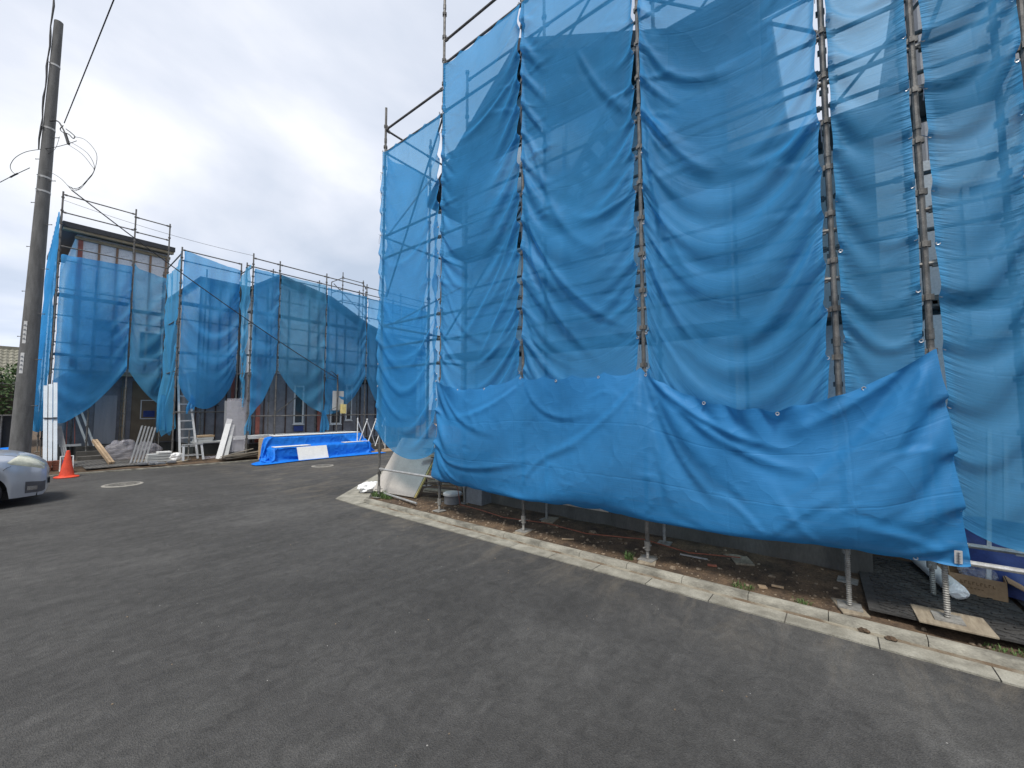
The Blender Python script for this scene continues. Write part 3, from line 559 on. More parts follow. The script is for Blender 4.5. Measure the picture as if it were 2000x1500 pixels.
def ledger(parent, p, q, mat='steel', r=0.0213):
    mb = MB(); mb.tube(p, q, r, 8); d = (Vector(q) - Vector(p)).normalized()
    for e, s in ((p, 1), (q, -1)): c = Vector(e) + d * s * 0.05; mb.box(c, (0.06 if abs(d.x) > .5 else .03, 0.06 if abs(d.y) > .5 else .03, 0.055))
    return mb.build('ledger', M[mat], parent)
for a, b in zip(PY[:-1], PY[1:]):
    first = a == 7.16; lv = [0.62, 2.62, 3.05, 3.5, 4.9, 5.36, 7.17, 7.67] if first else [0.62, 3.02, 3.48, 4.92, 5.38, 6.3, 7.2, 8.12, 8.56]
    for z in lv: ledger(S1, (FX, b + .02, z), (FX, a - .02, z), 'bright' if z < 1 else 'darksteel' if z > 7 else 'steel')
    if not first:
        for z in (0.62, 3.5, 4.05, 5.05, 5.45, 6.35, 7.3, 8.2): ledger(S1, (IX, b + .02, z), (IX, a - .02, z), 'bright' if z < 1 else 'darksteel')
for y in PY[1:]:
    for z in (2.62, 4.46, 6.28): ledger(S1, (FX + .02, y, z), (IX - .02, y, z), 'darksteel')
dk = 0
for a, b in zip(PY[1:-1], PY[2:]):
    for z in (2.72, 4.56, 6.38):
        mb = MB(); mb.bb((FX + .05, b + .03, z), (IX - .06, a - .03, z + 0.045)); n = 6
        for k in range(n): y = b + (a - b) * (k + .5) / n; mb.bb((FX + .05, y - .015, z - .03), (IX - .06, y + .015, z - .003))
        mb.bb((FX + .05, b + .03, z - .045), (FX + .075, a - .03, z - .003)); mb.bb((IX - .085, b + .03, z - .045), (IX - .06, a - .03, z - .003))
        mb.build('deck_plank', M['deck'], S1)
def brace(parent, p, q, mat='darksteel'): mb = MB(); mb.tube(p, q, 0.0175, 8); mb.build('brace', M[mat], parent)
brace(S1, (FX + .05, 1.70, 7.0), (FX + .05, 0.0, 5.5)); brace(S1, (FX + .06, 5.30, 3.1), (FX + .06, 3.62, 4.9)); brace(S1, (FX + .05, 7.1, 4.1), (FX + .05, 5.42, 7.2))
brace(S1, (FX + .05, -0.7, 4.9), (FX + .05, -1.2, 6.3)); brace(S1, (IX, -1.2, 3.4), (IX, -3.0, 5.4)); brace(S1, (FX + .05, -1.0, 3.0), (FX + .05, -3.0, 5.5))
brace(S1, (FX + .06, 3.5, 6.4), (FX + .06, 1.85, 8.1)); brace(S1, (IX, 3.5, 4.6), (IX, 1.8, 6.3)); brace(S1, (IX, 5.3, 6.4), (IX, 3.6, 8.2)); brace(S1, (IX, -.1, 5.0), (IX, -1.2, 6.2)); brace(S1, (FX + .06, -.1, 6.2), (FX + .06, -.6, 7.3)); brace(S1, (IX, 1.7, 6.4), (IX, 0.0, 8.1))
# the return of the scaffold round the far corner
RX = [5.94, 7.74, 9.54]
for x in RX: post_mb(x, 7.16, 0.42, 8.1).build('post', M['darksteel'], S1); jack(S1, x, 7.16, lot_z(x, 7.16), 0.44)
for a, b in zip([FX] + RX[:-1], RX):
    for z in (3.5, 5.36, 7.17, 7.67): ledger(S1, (a + .02, 7.16, z), (b - .02, 7.16, z), 'darksteel')
brace(S1, (5.0, 7.12, 3.6), (7.7, 7.12, 5.3)); brace(S1, (4.8, 7.1, 5.4), (5.9, 7.1, 7.1))
# stair flight inside the scaffold, read as bars through the sheet
mb = MB()
for s in (0, .42): mb.beam((IX + .05 - s, 3.3, 4.6), (IX + .05 - s, 1.95, 6.3), 0.03, 0.1)
for k in range(7): t = (k + .5) / 7; mb.box((IX - .16, 3.3 - 1.35 * t, 4.6 + 1.7 * t), (.42, .16, .03))
mb.build('stair_flight', M['deck'], S1)

# ------------------------------------------------------------------ house behind the big scaffold
H1 = thing('house', 'grey two-storey house with gable roof and overhanging eaves inside the large right scaffold', 'house', (8, 3, 0.1))
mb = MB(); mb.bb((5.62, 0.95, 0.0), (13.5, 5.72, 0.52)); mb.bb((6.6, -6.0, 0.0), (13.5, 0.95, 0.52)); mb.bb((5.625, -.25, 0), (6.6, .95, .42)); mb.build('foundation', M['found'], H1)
GP = [(0.98, 0.52), (0.98, 6.0), (3.93, 7.80), (5.70, 6.25), (5.70, 0.52)]
mb = MB(); mb.prism([(5.60, y, z) for y, z in GP], (7.8, 0, 0)); mb.build('wall', M['housewall'], H1)
mb = MB()                                             # roof slabs with the gable overhang
for (y0, z0), (y1, z1) in (((3.93, 8.06), (0.42, 6.14)), ((3.93, 8.06), (6.25, 6.06))):
    mb.prism([(5.12, y0, z0), (5.12, y1, z1), (5.12, y1, z1 - .2), (5.12, y0, z0 - .22)], (8.8, 0, 0))
mb.build('roof', M['roof'], H1)
mb = MB(); mb.bb((5.14, .42, 5.88), (8.2, .97, 5.92)); mb.bb((5.1, .38, 5.92), (8.2, .43, 6.16)); mb.build('eave', M['frame'], H1)
mb = MB(); mb.bb((6.55, -6.0, 0.52), (13.5, .93, 4.7)); mb.build('rear_wall', M['housewall'], H1)
mb = MB(); mb.bb((6.0, -0.46, 2.9), (6.55, 0.93, 5.27)); mb.build('balcony', M['siding'], H1)
mb = MB(); mb.bb((6.9, -7, 4.7), (13.5, -1.0, 8.6)); mb.build('upper_storey', M['darkwall'], H1)
def window(parent, ax, pos, a, b, z0, z1, out, frame='frame', glass='glasspale', mull=1, t=0.05):
    """frame proud of the wall, pane set back inside it; ax is the wall's normal axis"""
    def bbx(mb, a0, a1, c0, c1, d0, d1):
        p, q = sorted((pos + out * d0, pos + out * d1)); mb.bb((p, a0, c0), (q, a1, c1)) if ax == 'x' else mb.bb((a0, p, c0), (a1, q, c1))
    mb = MB(); bbx(mb, a, a + t, z0, z1, 0.004, 0.055); bbx(mb, b - t, b, z0, z1, .004, .055); bbx(mb, a + t, b - t, z1 - t, z1, .004, .055); bbx(mb, a + t, b - t, z0, z0 + t, .004, .055)
    for k in range(mull): c = a + (b - a) * (k + 1) / (mull + 1); bbx(mb, c - t * .4, c + t * .4, z0 + t, z1 - t, .006, .045)
    w = mb.build('window', M[frame], parent)
    mb = MB(); bbx(mb, a + t * .9, b - t * .9, z0 + t * .9, z1 - t * .9, .003, .014); mb.build('pane', M[glass], w)
    mb = MB(); bbx(mb, a - .03, b + .03, z0 - .04, z0 - .002, .004, .085); mb.build('sill', M[frame], w)
    return w
window(H1, 'x', 5.60, 3.95, 5.35, 1.75, 2.95, -1)
window(H1, 'x', 5.60, 4.1, 4.95, 4.65, 5.75, -1, mull=0)
window(H1, 'x', 5.60, 2.05, 2.6, 4.35, 5.05, -1, mull=0)
window(H1, 'x', 6.55, -2.4, -1.2, 2.6, 4.3, -1, mull=1)
mb = MB(); mb.tube((5.599, 1.26, 2.80), (5.55, 1.26, 2.80), 0.065, 18); mb.build('vent_cap', M['darkframe'], H1)
mb = MB(); mb.tube((5.52, 3.30, 0.5), (5.52, 3.30, 7.0), 0.03, 8); mb.build('downpipe', M['frame'], H1)
mb = MB(); mb.bb((5.585, 0.94, .52), (5.62, 1.0, 5.9)); mb.bb((5.585, 5.66, .52), (5.62, 5.73, 6.1)); mb.build('corner_trim', M['siding'], H1)

# ------------------------------------------------------------------ blue sheets on the big scaffold
SX = 4.695; G1 = 'blue sheets hung on the large right scaffold'
def wob(a, k=0.0): return lambda u: a + k * u
nX = (-1, 0, 0)
panel('narrow blue mesh sheet at the large scaffold\'s left end, above the leaning grey board', (SX, 7.20), (SX, 5.395), (SX, 7.22), (SX, 5.40), wob(7.19), lambda u: 1.42 - .35 * u - .16 * math.sin(u * 3.14) , 40, 130, M['mesh2'], nX, 1.022, 1.008, seed=3, group=G1, axis='x', clamp=.01, pins_bot=(0, 1), push=-.0002, shear=.06, steps=220, iters=9, g=.0012, folds='P0')
panel('blue mesh sheet with sky at its top left, beside the narrow left end sheet', (SX, 5.34), (SX, 3.575), (SX, 5.335), (SX, 3.58), lambda u: 8.10, lambda u: 1.85 - .2 * math.sin(u * 3.14), 56, 180, M['mesh'], nX, 1.008, 1.002, seed=11, group=G1, axis='x', clamp=.01, shear=.12, steps=220, iters=9, g=.0010, folds='P1', front=.03)
panel('blue mesh sheet second from the free-hanging left end sheets, with deep diagonal folds', (SX, 3.545), (SX, 1.785), (SX, 3.535), (SX, 1.79), lambda u: 8.10, lambda u: 1.85 - .25 * math.sin(u * 3.14), 56, 180, M['mesh'], nX, 1.008, 1.002, seed=23, group=G1, axis='x', clamp=.01, shear=-.15, steps=220, iters=9, g=.0010, folds='P2', front=.03)
panel('widest blue mesh sheet, sagging in smile-shaped folds above the dip of the lower strip', (SX, 1.735), (SX, -0.015), (SX, 1.725), (SX, 0.015), lambda u: 8.10, lambda u: 2.30 - .95 * u - .70 * math.sin(u * 3.14), 56, 180, M['mesh'], nX, 1.016, 1.003, seed=31, group=G1, axis='x', clamp=.01, steps=220, shear=.05, iters=9, g=.0012, folds='P3', front=.03)
panel('tall narrow blue mesh sheet between two close-set bare posts at right', (SX, -0.062), (SX, -0.612), (SX, -0.085), (SX, -0.60), lambda u: 8.10, lambda u: 1.5, 18, 200, M['dust'], nX, 1.02, 1.008, seed=43, group=G1, axis='x', clamp=.01, shear=-.04, steps=220, iters=9, g=.0010, front=.03)
panel('dull blue mesh sheet at the right edge of the photo, beyond the last bare post', (SX, -0.672), (SX, -1.21), (SX, -0.705), (SX, -1.21), lambda u: 8.10, lambda u: 0.98 - .2 * u - .05 * math.sin(u * 3.14), 18, 200, M['dust'], nX, 1.035, 1.015, seed=57, group=G1, axis='x', clamp=.01, shear=.08, steps=220, iters=9, g=.0012)
panel('blue mesh sheet just outside the right edge of the photo', (SX, -1.29), (SX, -3.0), (SX, -1.29), (SX, -3.0), lambda u: 8.1, lambda u: .8, 20, 60, M['dust'], nX, 1.05, 1.02, seed=61, group=G1, clamp=.01, steps=100)
# return round the far corner
panel('blue side sheet of the large scaffold, seen through its left end sheet', (4.8, 7.20), (5.9, 7.20), (4.8, 7.2), (5.9, 7.2), lambda u: 7.18, lambda u: 1.5, 14, 50, M['mesh2'], (0, 1, 0), 1.04, 1.02, seed=71, group=G1, steps=100)
panel('blue mesh sheet on the side return of the large scaffold, past the open slit', (6.12, 7.20), (7.7, 7.20), (6.12, 7.2), (7.7, 7.2), lambda u: 7.18, lambda u: 1.5, 16, 50, M['mesh2'], (0, 1, 0), 1.04, 1.02, seed=73, group=G1, steps=100)

def band():
    """the closed lower strip: three swags tied at the posts, its right end pulled out to the corner post"""
    ties = [5.36, 3.56, 1.76, -0.66]; seg = [44, 44, 58]; ext = [1.012, 1.004, 1.11]; exb = [1.004, 1.003, 1.004]
    us = []; et = []; eb = []
    for k in range(3):
        a, b = ties[k], ties[k + 1]
        for i in range(seg[k]): us.append(a + (b - a) * i / seg[k]); et.append(ext[k]); eb.append(exb[k])
    us.append(ties[-1]); us = np.array(us); nu = len(us) - 1; nv = 60; t = np.linspace(0, 1, nv + 1)
    Yb = us.copy(); Yb = np.where(us < 1.76, 1.76 + (us - 1.76) * (2.53 / 2.42), us)
    X = np.zeros((3, nu + 1, nv + 1)); X[0] = SX - 0.065; X[1] = us[:, None] + (Yb - us)[:, None] * t[None]
    zt, zb = 2.31, 0.62; X[2] = zt + (zb - zt) * t[None]; X[2][0] = zt + (0.66 - zt) * t; 
    du = np.abs(np.diff(us))[:, None]; dub = np.abs(np.diff(Yb))[:, None]
    Ru = du * np.array(et)[:, None] * (1 - t)[None] + dub * np.array(eb)[:, None] * t[None]; Rv = np.full((nu + 1, nv), 1.75 / nv)
    w = np.ones((nu + 1, nv + 1)); T4 = [0, 44, 88, 146]
    for k in T4: w[k, 0] = 0
    for k in (0, 11, 22, 33, 44, 55, 66, 77, 88, 94, 100, 106, 112, 118, 124, 130, 135, 141, 146): w[k, nv] = 0
    for j in (0, 15, 30, 45, nv): w[146, j] = 0
    for j in (0, 20, 40, nv): w[0, j] = 0
    rng = np.random.RandomState(4); U, T = np.meshgrid(np.arange(nu + 1), t, indexing='ij')
    nz = sum(np.sin(U * rng.uniform(.04, .25) + T * rng.uniform(-7, 7) + rng.rand() * 6) for _ in range(7)) / 7
    fan = np.zeros_like(T)
    for y0, z0, kk, am in ((5.36, 2.31, 6, .05), (3.56, 2.31, 7, .045), (1.76, 2.31, 9, .075), (-.66, 2.31, 8, .08), (5.36, .66, 6, .03), (-.77, .6, 7, .05)):
        dy_, dz_ = X[1] - y0, X[2] - z0; r_ = np.sqrt(dy_ ** 2 + dz_ ** 2) + 1e-6; an = np.arctan2(dy_, -dz_ if z0 > 1 else dz_)
        fan += am * np.sin(kk * an + y0) * np.exp(-r_ / 1.1) * np.minimum(r_ / .3, 1)
    X[0] -= (0.05 + 0.02 * nz + fan) * (w > 0)
    zl = np.zeros(nu + 1)
    for k in range(3):
        n0, n1 = T4[k], T4[k + 1]; q = np.linspace(0, 1, n1 - n0 + 1); zl[n0:n1 + 1] = np.maximum(zl[n0:n1 + 1], [.17, .045, .48][k] * 4 * q * (1 - q))
    X[0] -= .05 * np.cos(T * 2 * np.pi * 3.2) * (zl / .48)[:, None] * (1 - T) * (w > 0)
    X[2] -= zl[:, None] * (1 - T) * ((w > 0) | (T == 0)); Rv = Rv * ((1.75 - zl * .8) / 1.75)[:, None]
    for k in list(range(0, 89, 11)) + list(range(95, 146, 7)): w[k, 0] = 0
    pu = np.zeros((3, nu + 1, nv + 1), np.float32); pu[0] = -0.0001 + 0.0003 * np.sin(U * .11 + T * 4) 
    def coll(Y):
        Y[0] = np.where(w > 0, np.minimum(Y[0], SX - 0.045), Y[0])
    X = solve(X, w, Ru, Rv, 300, 10, pu, 4, coll, kb=0.05, g=.0005)
    rg = np.random.RandomState(77); FOLDS['crumple'] = []
    for q in range(70):                                # creases from packing and handling, denser towards the right end
        y0 = 5.3 - 6.0 * rg.rand() ** .75; z0 = rg.uniform(.7, 2.1); a = rg.uniform(-1.3, 1.3) ; ln = rg.uniform(.12, .5); bd = rg.uniform(-.06, .06)
        FOLDS['crumple'].append(((y0, z0), (y0 + ln * .5 * math.cos(a) - bd, z0 + ln * .5 * math.sin(a) + bd), (y0 + ln * math.cos(a), z0 + ln * math.sin(a)), rg.uniform(-.010, .014), rg.uniform(.022, .045)))
    add_folds(X, 'crumple', w); add_folds(X, 'band', w, .75)
    Uu = (np.concatenate([[0], np.cumsum(np.abs(np.diff(us)))]))[:, None] + 0 * T
    hem = np.clip(1 - np.minimum(T, 1 - T) / .03, 0, 1)
    o = make_sheet('closed_sheet', X, Uu, T * 1.8, hem, M['band'], 1)
    tag(o, 'long closed blue sheet strip slung low across the foot of the large scaffold', 'construction sheet')
    eye = []
    for i in range(0, 147, 15): eye.append(X[:, i, 0] + np.array((-.004, 0, -.018)))
    for i in range(94, 147, 9): eye.append(X[:, i, nv] + np.array((-.004, 0, .02)))
    for j in (15, 30, 45): eye.append(X[:, 146, j] + np.array((-.004, .02, 0)))
    for p in eye:
        c = bpy.data.objects.new('eyelet', EYE['x']); col.objects.link(c); c.parent = o; c.location = Vector([float(a) for a in p]) - o.location
    # maker's care label sewn near the lower right corner
    mb = MB()
    q = [Vector([float(a) for a in X[:, i, j]]) + Vector((-.012, 0, 0)) for i, j in ((144, nv - 1), (145, nv - 1), (145, nv - 5), (144, nv - 5))]
    q[2] = q[1] + (q[3] - q[0]); mb.prism(q, (-.003, 0, 0)); lab = mb.build('care_label', M['paper'], o, smooth=0)
    mb = MB()
    for k in range(4):
        a = q[0].lerp(q[3], .15 + k * .22); b = q[1].lerp(q[2], .15 + k * .22); c = (a + b) / 2 + Vector((-.004, 0, 0)); h = (b - a) * .22
        mb.beam(c - h, c + h, .006, .002, up=(1, 0, 0)); mb.beam(c - h + Vector((0, 0, -.012)), c + h * .6 + Vector((0, 0, -.012)), .005, .002, up=(1, 0, 0)); mb.beam(c + Vector((0, 0, .006)), c + Vector((0, 0, -.018)), .005, .002, up=(1, 0, 0))
    mb.build('printed_mark', M['print'], lab)
    return X
BX = band()
# ------------------------------------------------------------------ the far houses and their scaffolds
HA = thing('house', 'tall unfinished house with dark roof and white wrap walls at far left', 'house', (3, 22, 0.1))
WY = 20.75
mb = MB(); mb.bb((1.35, WY, 3.1), (3.9, 28, 7.98)); mb.build('wall', M['wrap'], HA)
mb = MB(); mb.bb((1.352, WY + .002, .5), (4.298, 28, 3.1)); mb.build('lower_wall', M['wrapshade'], HA)
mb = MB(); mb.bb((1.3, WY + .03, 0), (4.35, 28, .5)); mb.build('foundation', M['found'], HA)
mb = MB(); mb.prism([(0.98, 20.38, 8.06), (4.0, 20.38, 8.06), (4.0, 20.38, 8.24), (0.98, 20.38, 8.24)], (0, 9, .9)); mb.build('roof', M['roof'], HA)
mb = MB(); mb.bb((1.0, 20.42, 7.97), (3.97, 20.52, 8.055)); mb.bb((1.0, 20.53, 8.0), (3.97, 20.7, 8.04)); mb.bb((1.3, WY - .07, 7.8), (3.92, WY - .003, 7.9)); mb.build('eave_beam', M['soffit'], HA)
for k in range(6):
    x = 1.45 + k * .47; mb = MB(); mb.bb((x - (.06 if k == 0 else .03), WY - .045, 3.3), (x + (.06 if k == 0 else .03), WY - .003, 7.79)); mb.build('batten', M['redpost' if k == 0 else 'batten'], HA)
for k in range(5):
    mb = MB(); x = 1.56 + k * .47
    for r_ in range(3):
        for s in range(5): a = x + s * .045; z = 6.0 + r_ * .75 + s * .02 + random.uniform(-.01, .01); mb.beam((a, WY - .004, z), (a + .03, WY - .004, z + random.uniform(.0, .05)), .004, .016, up=(0, 1, 0))
    mb.build('printed_mark', M['print'], HA)
mb = MB(); mb.bb((2.05, WY - .07, .55), (2.62, WY - .003, 2.3)); mb.bb((2.36, WY - .078, .6), (2.38, WY - .0705, 2.25)); mb.build('door', M['door'], HA)
mb = MB(); mb.bb((3.02, WY - .04, .55), (4.28, WY - .003, 2.85)); mb.build('door_board', M['brown'], HA)
mb = MB(); mb.bb((3.3, WY - .052, 1.45), (3.75, WY - .043, 2.12)); po = mb.build('notice', M['brown'], HA)
mb = MB(); mb.bb((3.28, WY - .06, 2.12), (3.77, WY - .043, 2.15)); mb.bb((3.28, WY - .06, 1.42), (3.77, WY - .043, 1.45)); mb.bb((3.27, WY - .06, 1.42), (3.30, WY - .043, 2.15)); mb.bb((3.75, WY - .06, 1.42), (3.78, WY - .043, 2.15)); mb.build('notice_frame', M['frame'], po)
mb = MB(); mb.bb((3.36, WY - .057, 1.50), (3.69, WY - .053, 1.74)); mb.build('picture', M['reel'], po)
mb = MB(); mb.bb((2.72, WY - .1, .55), (2.86, WY - .003, 2.6)); mb.build('post', M['wood'], HA)
window(HA, 'y', WY, 1.9, 2.5, 4.7, 5.0, -1, 'darkframe', 'glass', 0)
window(HA, 'y', WY, 3.1, 3.8, 3.7, 4.8, -1, 'frame', 'glass', 0)
mb = MB(); mb.bb((1.35, WY - .5, 3.0), (4.3, WY - .003, 3.1)); mb.build('lower_eave', M['soffit'], HA)
for dz, dd in ((.1, 1.5), (.25, 1.1), (.4, .7)): pass
mb = MB()
for k in range(3): mb.bb((1.6, WY - .35 - .32 * (3 - k), .1 + k * .14), (2.9, WY - .05, .24 + k * .14 - .004))
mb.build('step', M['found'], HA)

HM = thing('house', 'flat-topped unfinished house in printed grey wrap behind the swagged middle sheet', 'house', (4.6, 20, .1))
MY = 18.45
mb = MB(); mb.bb((4.4, MY, 3.2), (5.75, 27, 6.55)); mb.build('wall', M['wrap'], HM)
mb = MB(); mb.bb((4.402, MY + .002, .5), (5.75, 27, 3.2)); mb.build('lower_wall', M['wrapshade'], HM)  # split from the wall above to carry shade in its colour
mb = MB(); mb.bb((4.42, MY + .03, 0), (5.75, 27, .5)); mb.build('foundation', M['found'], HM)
mb = MB(); mb.bb((4.32, MY - .32, 6.552), (5.9, 27.2, 6.7)); mb.build('roof', M['roof'], HM)
for x in (4.43, 4.72, 5.05, 5.38, 5.72): mb = MB(); mb.bb((x - .02, MY - .04, .55), (x + .02, MY - .003, 6.5)); mb.build('batten', M['darkbat'], HM)
mb = MB(); mb.bb((5.52, MY - .1, .55), (5.62, MY - .045, 3.4)); mb.build('post', M['redpost'], HM)
window(HM, 'y', MY, 4.85, 5.1, 1.95, 2.3, -1, 'darkframe', 'glass', 0)

HB = thing('house', 'long unfinished house in printed grey wrap with gable roof behind the pointed sheets', 'house', (9, 20, .1))
BY = 17.15
mb = MB(); mb.prism([(5.78, BY, 3.2), (13.5, BY, 3.2), (13.5, BY, 4.6), (10.3, BY, 5.55), (8.6, BY, 6.4), (6.5, BY, 6.85), (5.78, BY, 6.35)], (0, 9, 0)); mb.build('wall', M['wrap'], HB)
mb = MB(); mb.bb((5.782, BY + .002, .5), (13.498, 26, 3.2)); mb.build('lower_wall', M['wrapshade'], HB)  # ground floor again takes the wrap tone with painted shade
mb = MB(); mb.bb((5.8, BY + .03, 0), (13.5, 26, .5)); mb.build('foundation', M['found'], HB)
mb = MB()
rl = [(5.5, 6.22), (6.5, 6.95), (8.65, 6.5), (10.4, 5.62), (13.8, 4.62)]
for (x0, z0), (x1, z1) in zip(rl[:-1], rl[1:]): mb.prism([(x0, BY - .4, z0), (x1, BY - .4, z1), (x1, BY - .4, z1 + .12), (x0, BY - .4, z0 + .12)], (0, 9.8, 0))
mb.build('roof', M['roof'], HB)
for k in range(18):
    x = 5.85 + k * .4 + random.uniform(-.02, .02)
    if 7.25 < x < 7.75 or 9.5 < x < 9.9: continue
    zt = np.interp(x, [5.78, 6.5, 8.6, 10.3, 13.5], [6.3, 6.8, 6.35, 5.5, 4.55]) - .05
    mb = MB(); mb.bb((x - .018, BY - .04, .55), (x + .018, BY - .003, float(zt))); mb.build('batten', M['darkbat'], HB)
for x in (6.02, 8.35): mb = MB(); mb.bb((x - .07, BY - .09, .55), (x + .07, BY - .045, 3.9)); mb.build('post', M['redpost'], HB)
for k in range(9):
    mb = MB(); x = 5.98 + k * .8
    for r_ in range(6):
        for s in range(6): a = x + s * .05; z = .8 + r_ * .42 + s * .035; mb.beam((a, BY - .005, z), (a + .034, BY - .005, z + random.uniform(.0, .06)), .004, .014, up=(0, 1, 0))
    mb.build('printed_mark', M['print'], HB)
window(HB, 'y', BY, 7.33, 7.72, 1.2, 2.75, -1, 'frame', 'glass', 0)
window(HB, 'y', BY, 8.85, 9.35, 1.15, 2.0, -1, 'frame', 'glass', 0)
window(HB, 'y', BY, 9.55, 9.85, 1.3, 2.9, -1, 'frame', 'glass', 0)
mb = MB(); mb.bb((7.35, BY - .06, .9), (7.72, BY - .045, 1.12)); mb.build('label_sheet', M['reel'], HB)
mb = MB(); mb.bb((10.3, BY - .05, 2.95), (10.6, BY - .004, 3.15)); mb.build('vent_opening', M['black'], HB)

def simple_scaffold(label, posts, ledgers, decks=(), base=(0, 0, .1), gz=0.12, jackz=.45):
    s = thing('scaffold', label, 'scaffold', base)
    for x, y, z1, m in posts:
        post_mb(x, y, jackz, z1, n=8).build('post', M[m], s)
        mb = MB(); mb.tube((x, y, gz), (x, y, jackz), .017, 6); mb.box((x, y, gz + .006), (.14, .14, .01)); mb.build('jack_base', M['jack'], s)
    for p, q in ledgers: ledger(s, p, q, 'steel')
    for a, b in decks: mb = MB(); mb.bb(a, b); mb.build('deck_plank', M['deck'], s)
    return s
AY, QY, JY = 19.85, 17.5, 16.3
led = []
for z in (8.95, 8.35, 7.2, 6.75, 5.8, 4.9, 4.0, 3.1): led.append(((.94, AY, z), (2.7, AY, z)))
for z in (8.85, 8.3, 7.2, 4.9, 3.1): led.append(((2.74, AY, z), (3.68, AY, z)))
for z in (8.3, 6.75, 4.9, 3.1, 2.0): led.append(((.92, AY + .02, z), (.92, 22.3, z))); 
for z in (7.2, 4.9, 3.1): led.append(((3.7, AY - .02, z), (3.62, QY + .02, z)))
SA = simple_scaffold('tallest far scaffold, standing against the dark-roofed house beside the utility pole', [(.92, AY, 9.05, 'darksteel'), (2.72, AY, 9.15, 'steel'), (3.70, AY, 8.95, 'steel'), (.92, 22.3, 8.4, 'darksteel'), (.92, 24.5, 8.4, 'darksteel'), (2.72, AY + .6, 4.5, 'steel'), (1.5, AY + .6, 6.0, 'darksteel'), (.92, AY + .6, 7.6, 'darksteel'), (3.70, AY + .6, 7.2, 'darksteel'), (1.82, AY + .02, 6.6, 'steel')], led,
    [((.96, AY + .1, 5.6), (2.7, AY + .55, 5.66)), ((2.74, AY + .1, 5.4), (3.68, AY + .55, 5.46)), ((.96, AY + .1, 3.6), (2.7, AY + .55, 3.66))], (2.3, AY, .1))
led = []
for z in (7.32, 6.95, 4.9, 3.2, 1.7): led.append(((3.64, QY, z), (5.40, QY, z)))
for z in (6.95, 4.9, 3.1): led.append(((5.42, QY - .02, z), (5.42, JY + .02, z)))
XB = [5.42, 6.32, 8.13, 9.98, 11.8, 13.6]
for a, b in zip(XB[:-1], XB[1:]):
    for z in (7.28, 6.78, 5.9, 4.9, 4.3, 3.2, 1.55): led.append(((a + .02, JY, z), (b - .02, JY, z)))
    for z in (7.15, 6.55): led.append(((a + .02, JY + .62, z), (b - .02, JY + .62, z)))
dk = [((a + .04, JY + .1, z), (b - .04, JY + .55, z + .05)) for a, b in zip(XB[:-1], XB[1:]) for z in (5.35, 3.75)] + [((3.7, QY + .1, z), (5.38, QY + .55, z + .05)) for z in (5.5, 3.75)]
SBs = simple_scaffold('long low far scaffold stepping forward along the printed-wrap houses', [(3.62, QY, 7.42, 'darksteel'), (5.42, QY, 7.35, 'steel'), (4.5, QY + .6, 7.0, 'steel'), (3.95, 17.0, 1.1, 'steel')] + [(x, JY, 7.42 if i else 7.45, 'steel') for i, x in enumerate(XB)] + [(x, JY + .62, 7.25, 'darksteel') for x in XB], led, dk, (7, JY, .1))
mb = MB(); mb.tube((6.4, JY + .3, 1.6), (7.6, JY + .3, 2.6), .02, 8); mb.build('brace', M['steel'], SBs)
# scaffold tower on a plot further back
FT = [(11.0, 20.3), (12.2, 20.3), (11.0, 21.5), (12.9, 21.2)]
led = []
for z in (8.8, 8.2, 7.6, 6.6, 5.6): led += [((11.02, 20.3, z), (12.18, 20.3, z)), ((11, 20.32, z), (11, 21.48, z)), ((12.2, 20.32, z), (12.9, 21.18, z))]
SF = simple_scaffold('bare scaffold tower rising behind the low scaffold, beside the big blue corner', [(x, y, 9.1 - .15 * i, 'darksteel') for i, (x, y) in enumerate(FT)], led, (), (11.5, 20.6, .1))
mb = MB(); mb.tube((10.4, 20.1, 8.3), (12.6, 20.2, 6.7), .02, 8); mb.build('brace', M['darksteel'], SF)

G2 = 'blue sheets hung on the far scaffolds'
nY = (0, -1, 0)
def interp(*p): xs, zs = zip(*p); return lambda u: float(np.interp(u, xs, zs))
far = dict(steps=150, iters=7, clamp=.015, g=.0012, group=G2, sub=1, hemw=.06)
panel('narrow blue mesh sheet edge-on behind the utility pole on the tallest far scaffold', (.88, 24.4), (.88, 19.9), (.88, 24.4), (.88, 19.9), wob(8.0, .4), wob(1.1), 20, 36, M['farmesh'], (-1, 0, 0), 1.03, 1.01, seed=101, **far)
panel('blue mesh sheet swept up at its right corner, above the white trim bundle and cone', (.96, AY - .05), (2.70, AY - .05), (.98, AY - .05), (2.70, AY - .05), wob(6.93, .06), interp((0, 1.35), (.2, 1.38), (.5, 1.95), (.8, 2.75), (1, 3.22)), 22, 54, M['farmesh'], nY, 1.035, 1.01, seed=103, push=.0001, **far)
panel('narrow blue mesh sheet hanging to a point above the brown door board', (2.75, AY - .05), (3.66, AY - .05), (2.75, AY - .05), (3.66, AY - .05), interp((0, 7.15), (.1, 6.95), (1, 6.8)), interp((0, 3.2), (.4, 2.5), (.8, 1.9), (1, 1.9)), 14, 54, M['teal'], nY, 1.06, 1.02, seed=107, **far)
panel('greenish blue mesh sheet turned sideways beside the aluminium ladder', (3.70, AY - .1), (3.64, QY + .05), (3.66, AY - .4), (3.60, QY + .12), interp((0, 6.9), (.5, 6.85), (1, 7.35)), interp((0, 1.3), (.5, .95), (1, 1.2)), 22, 54, M['teal'], (-1, 0, 0), 1.06, 1.02, seed=109, rbot=2.8, **far)
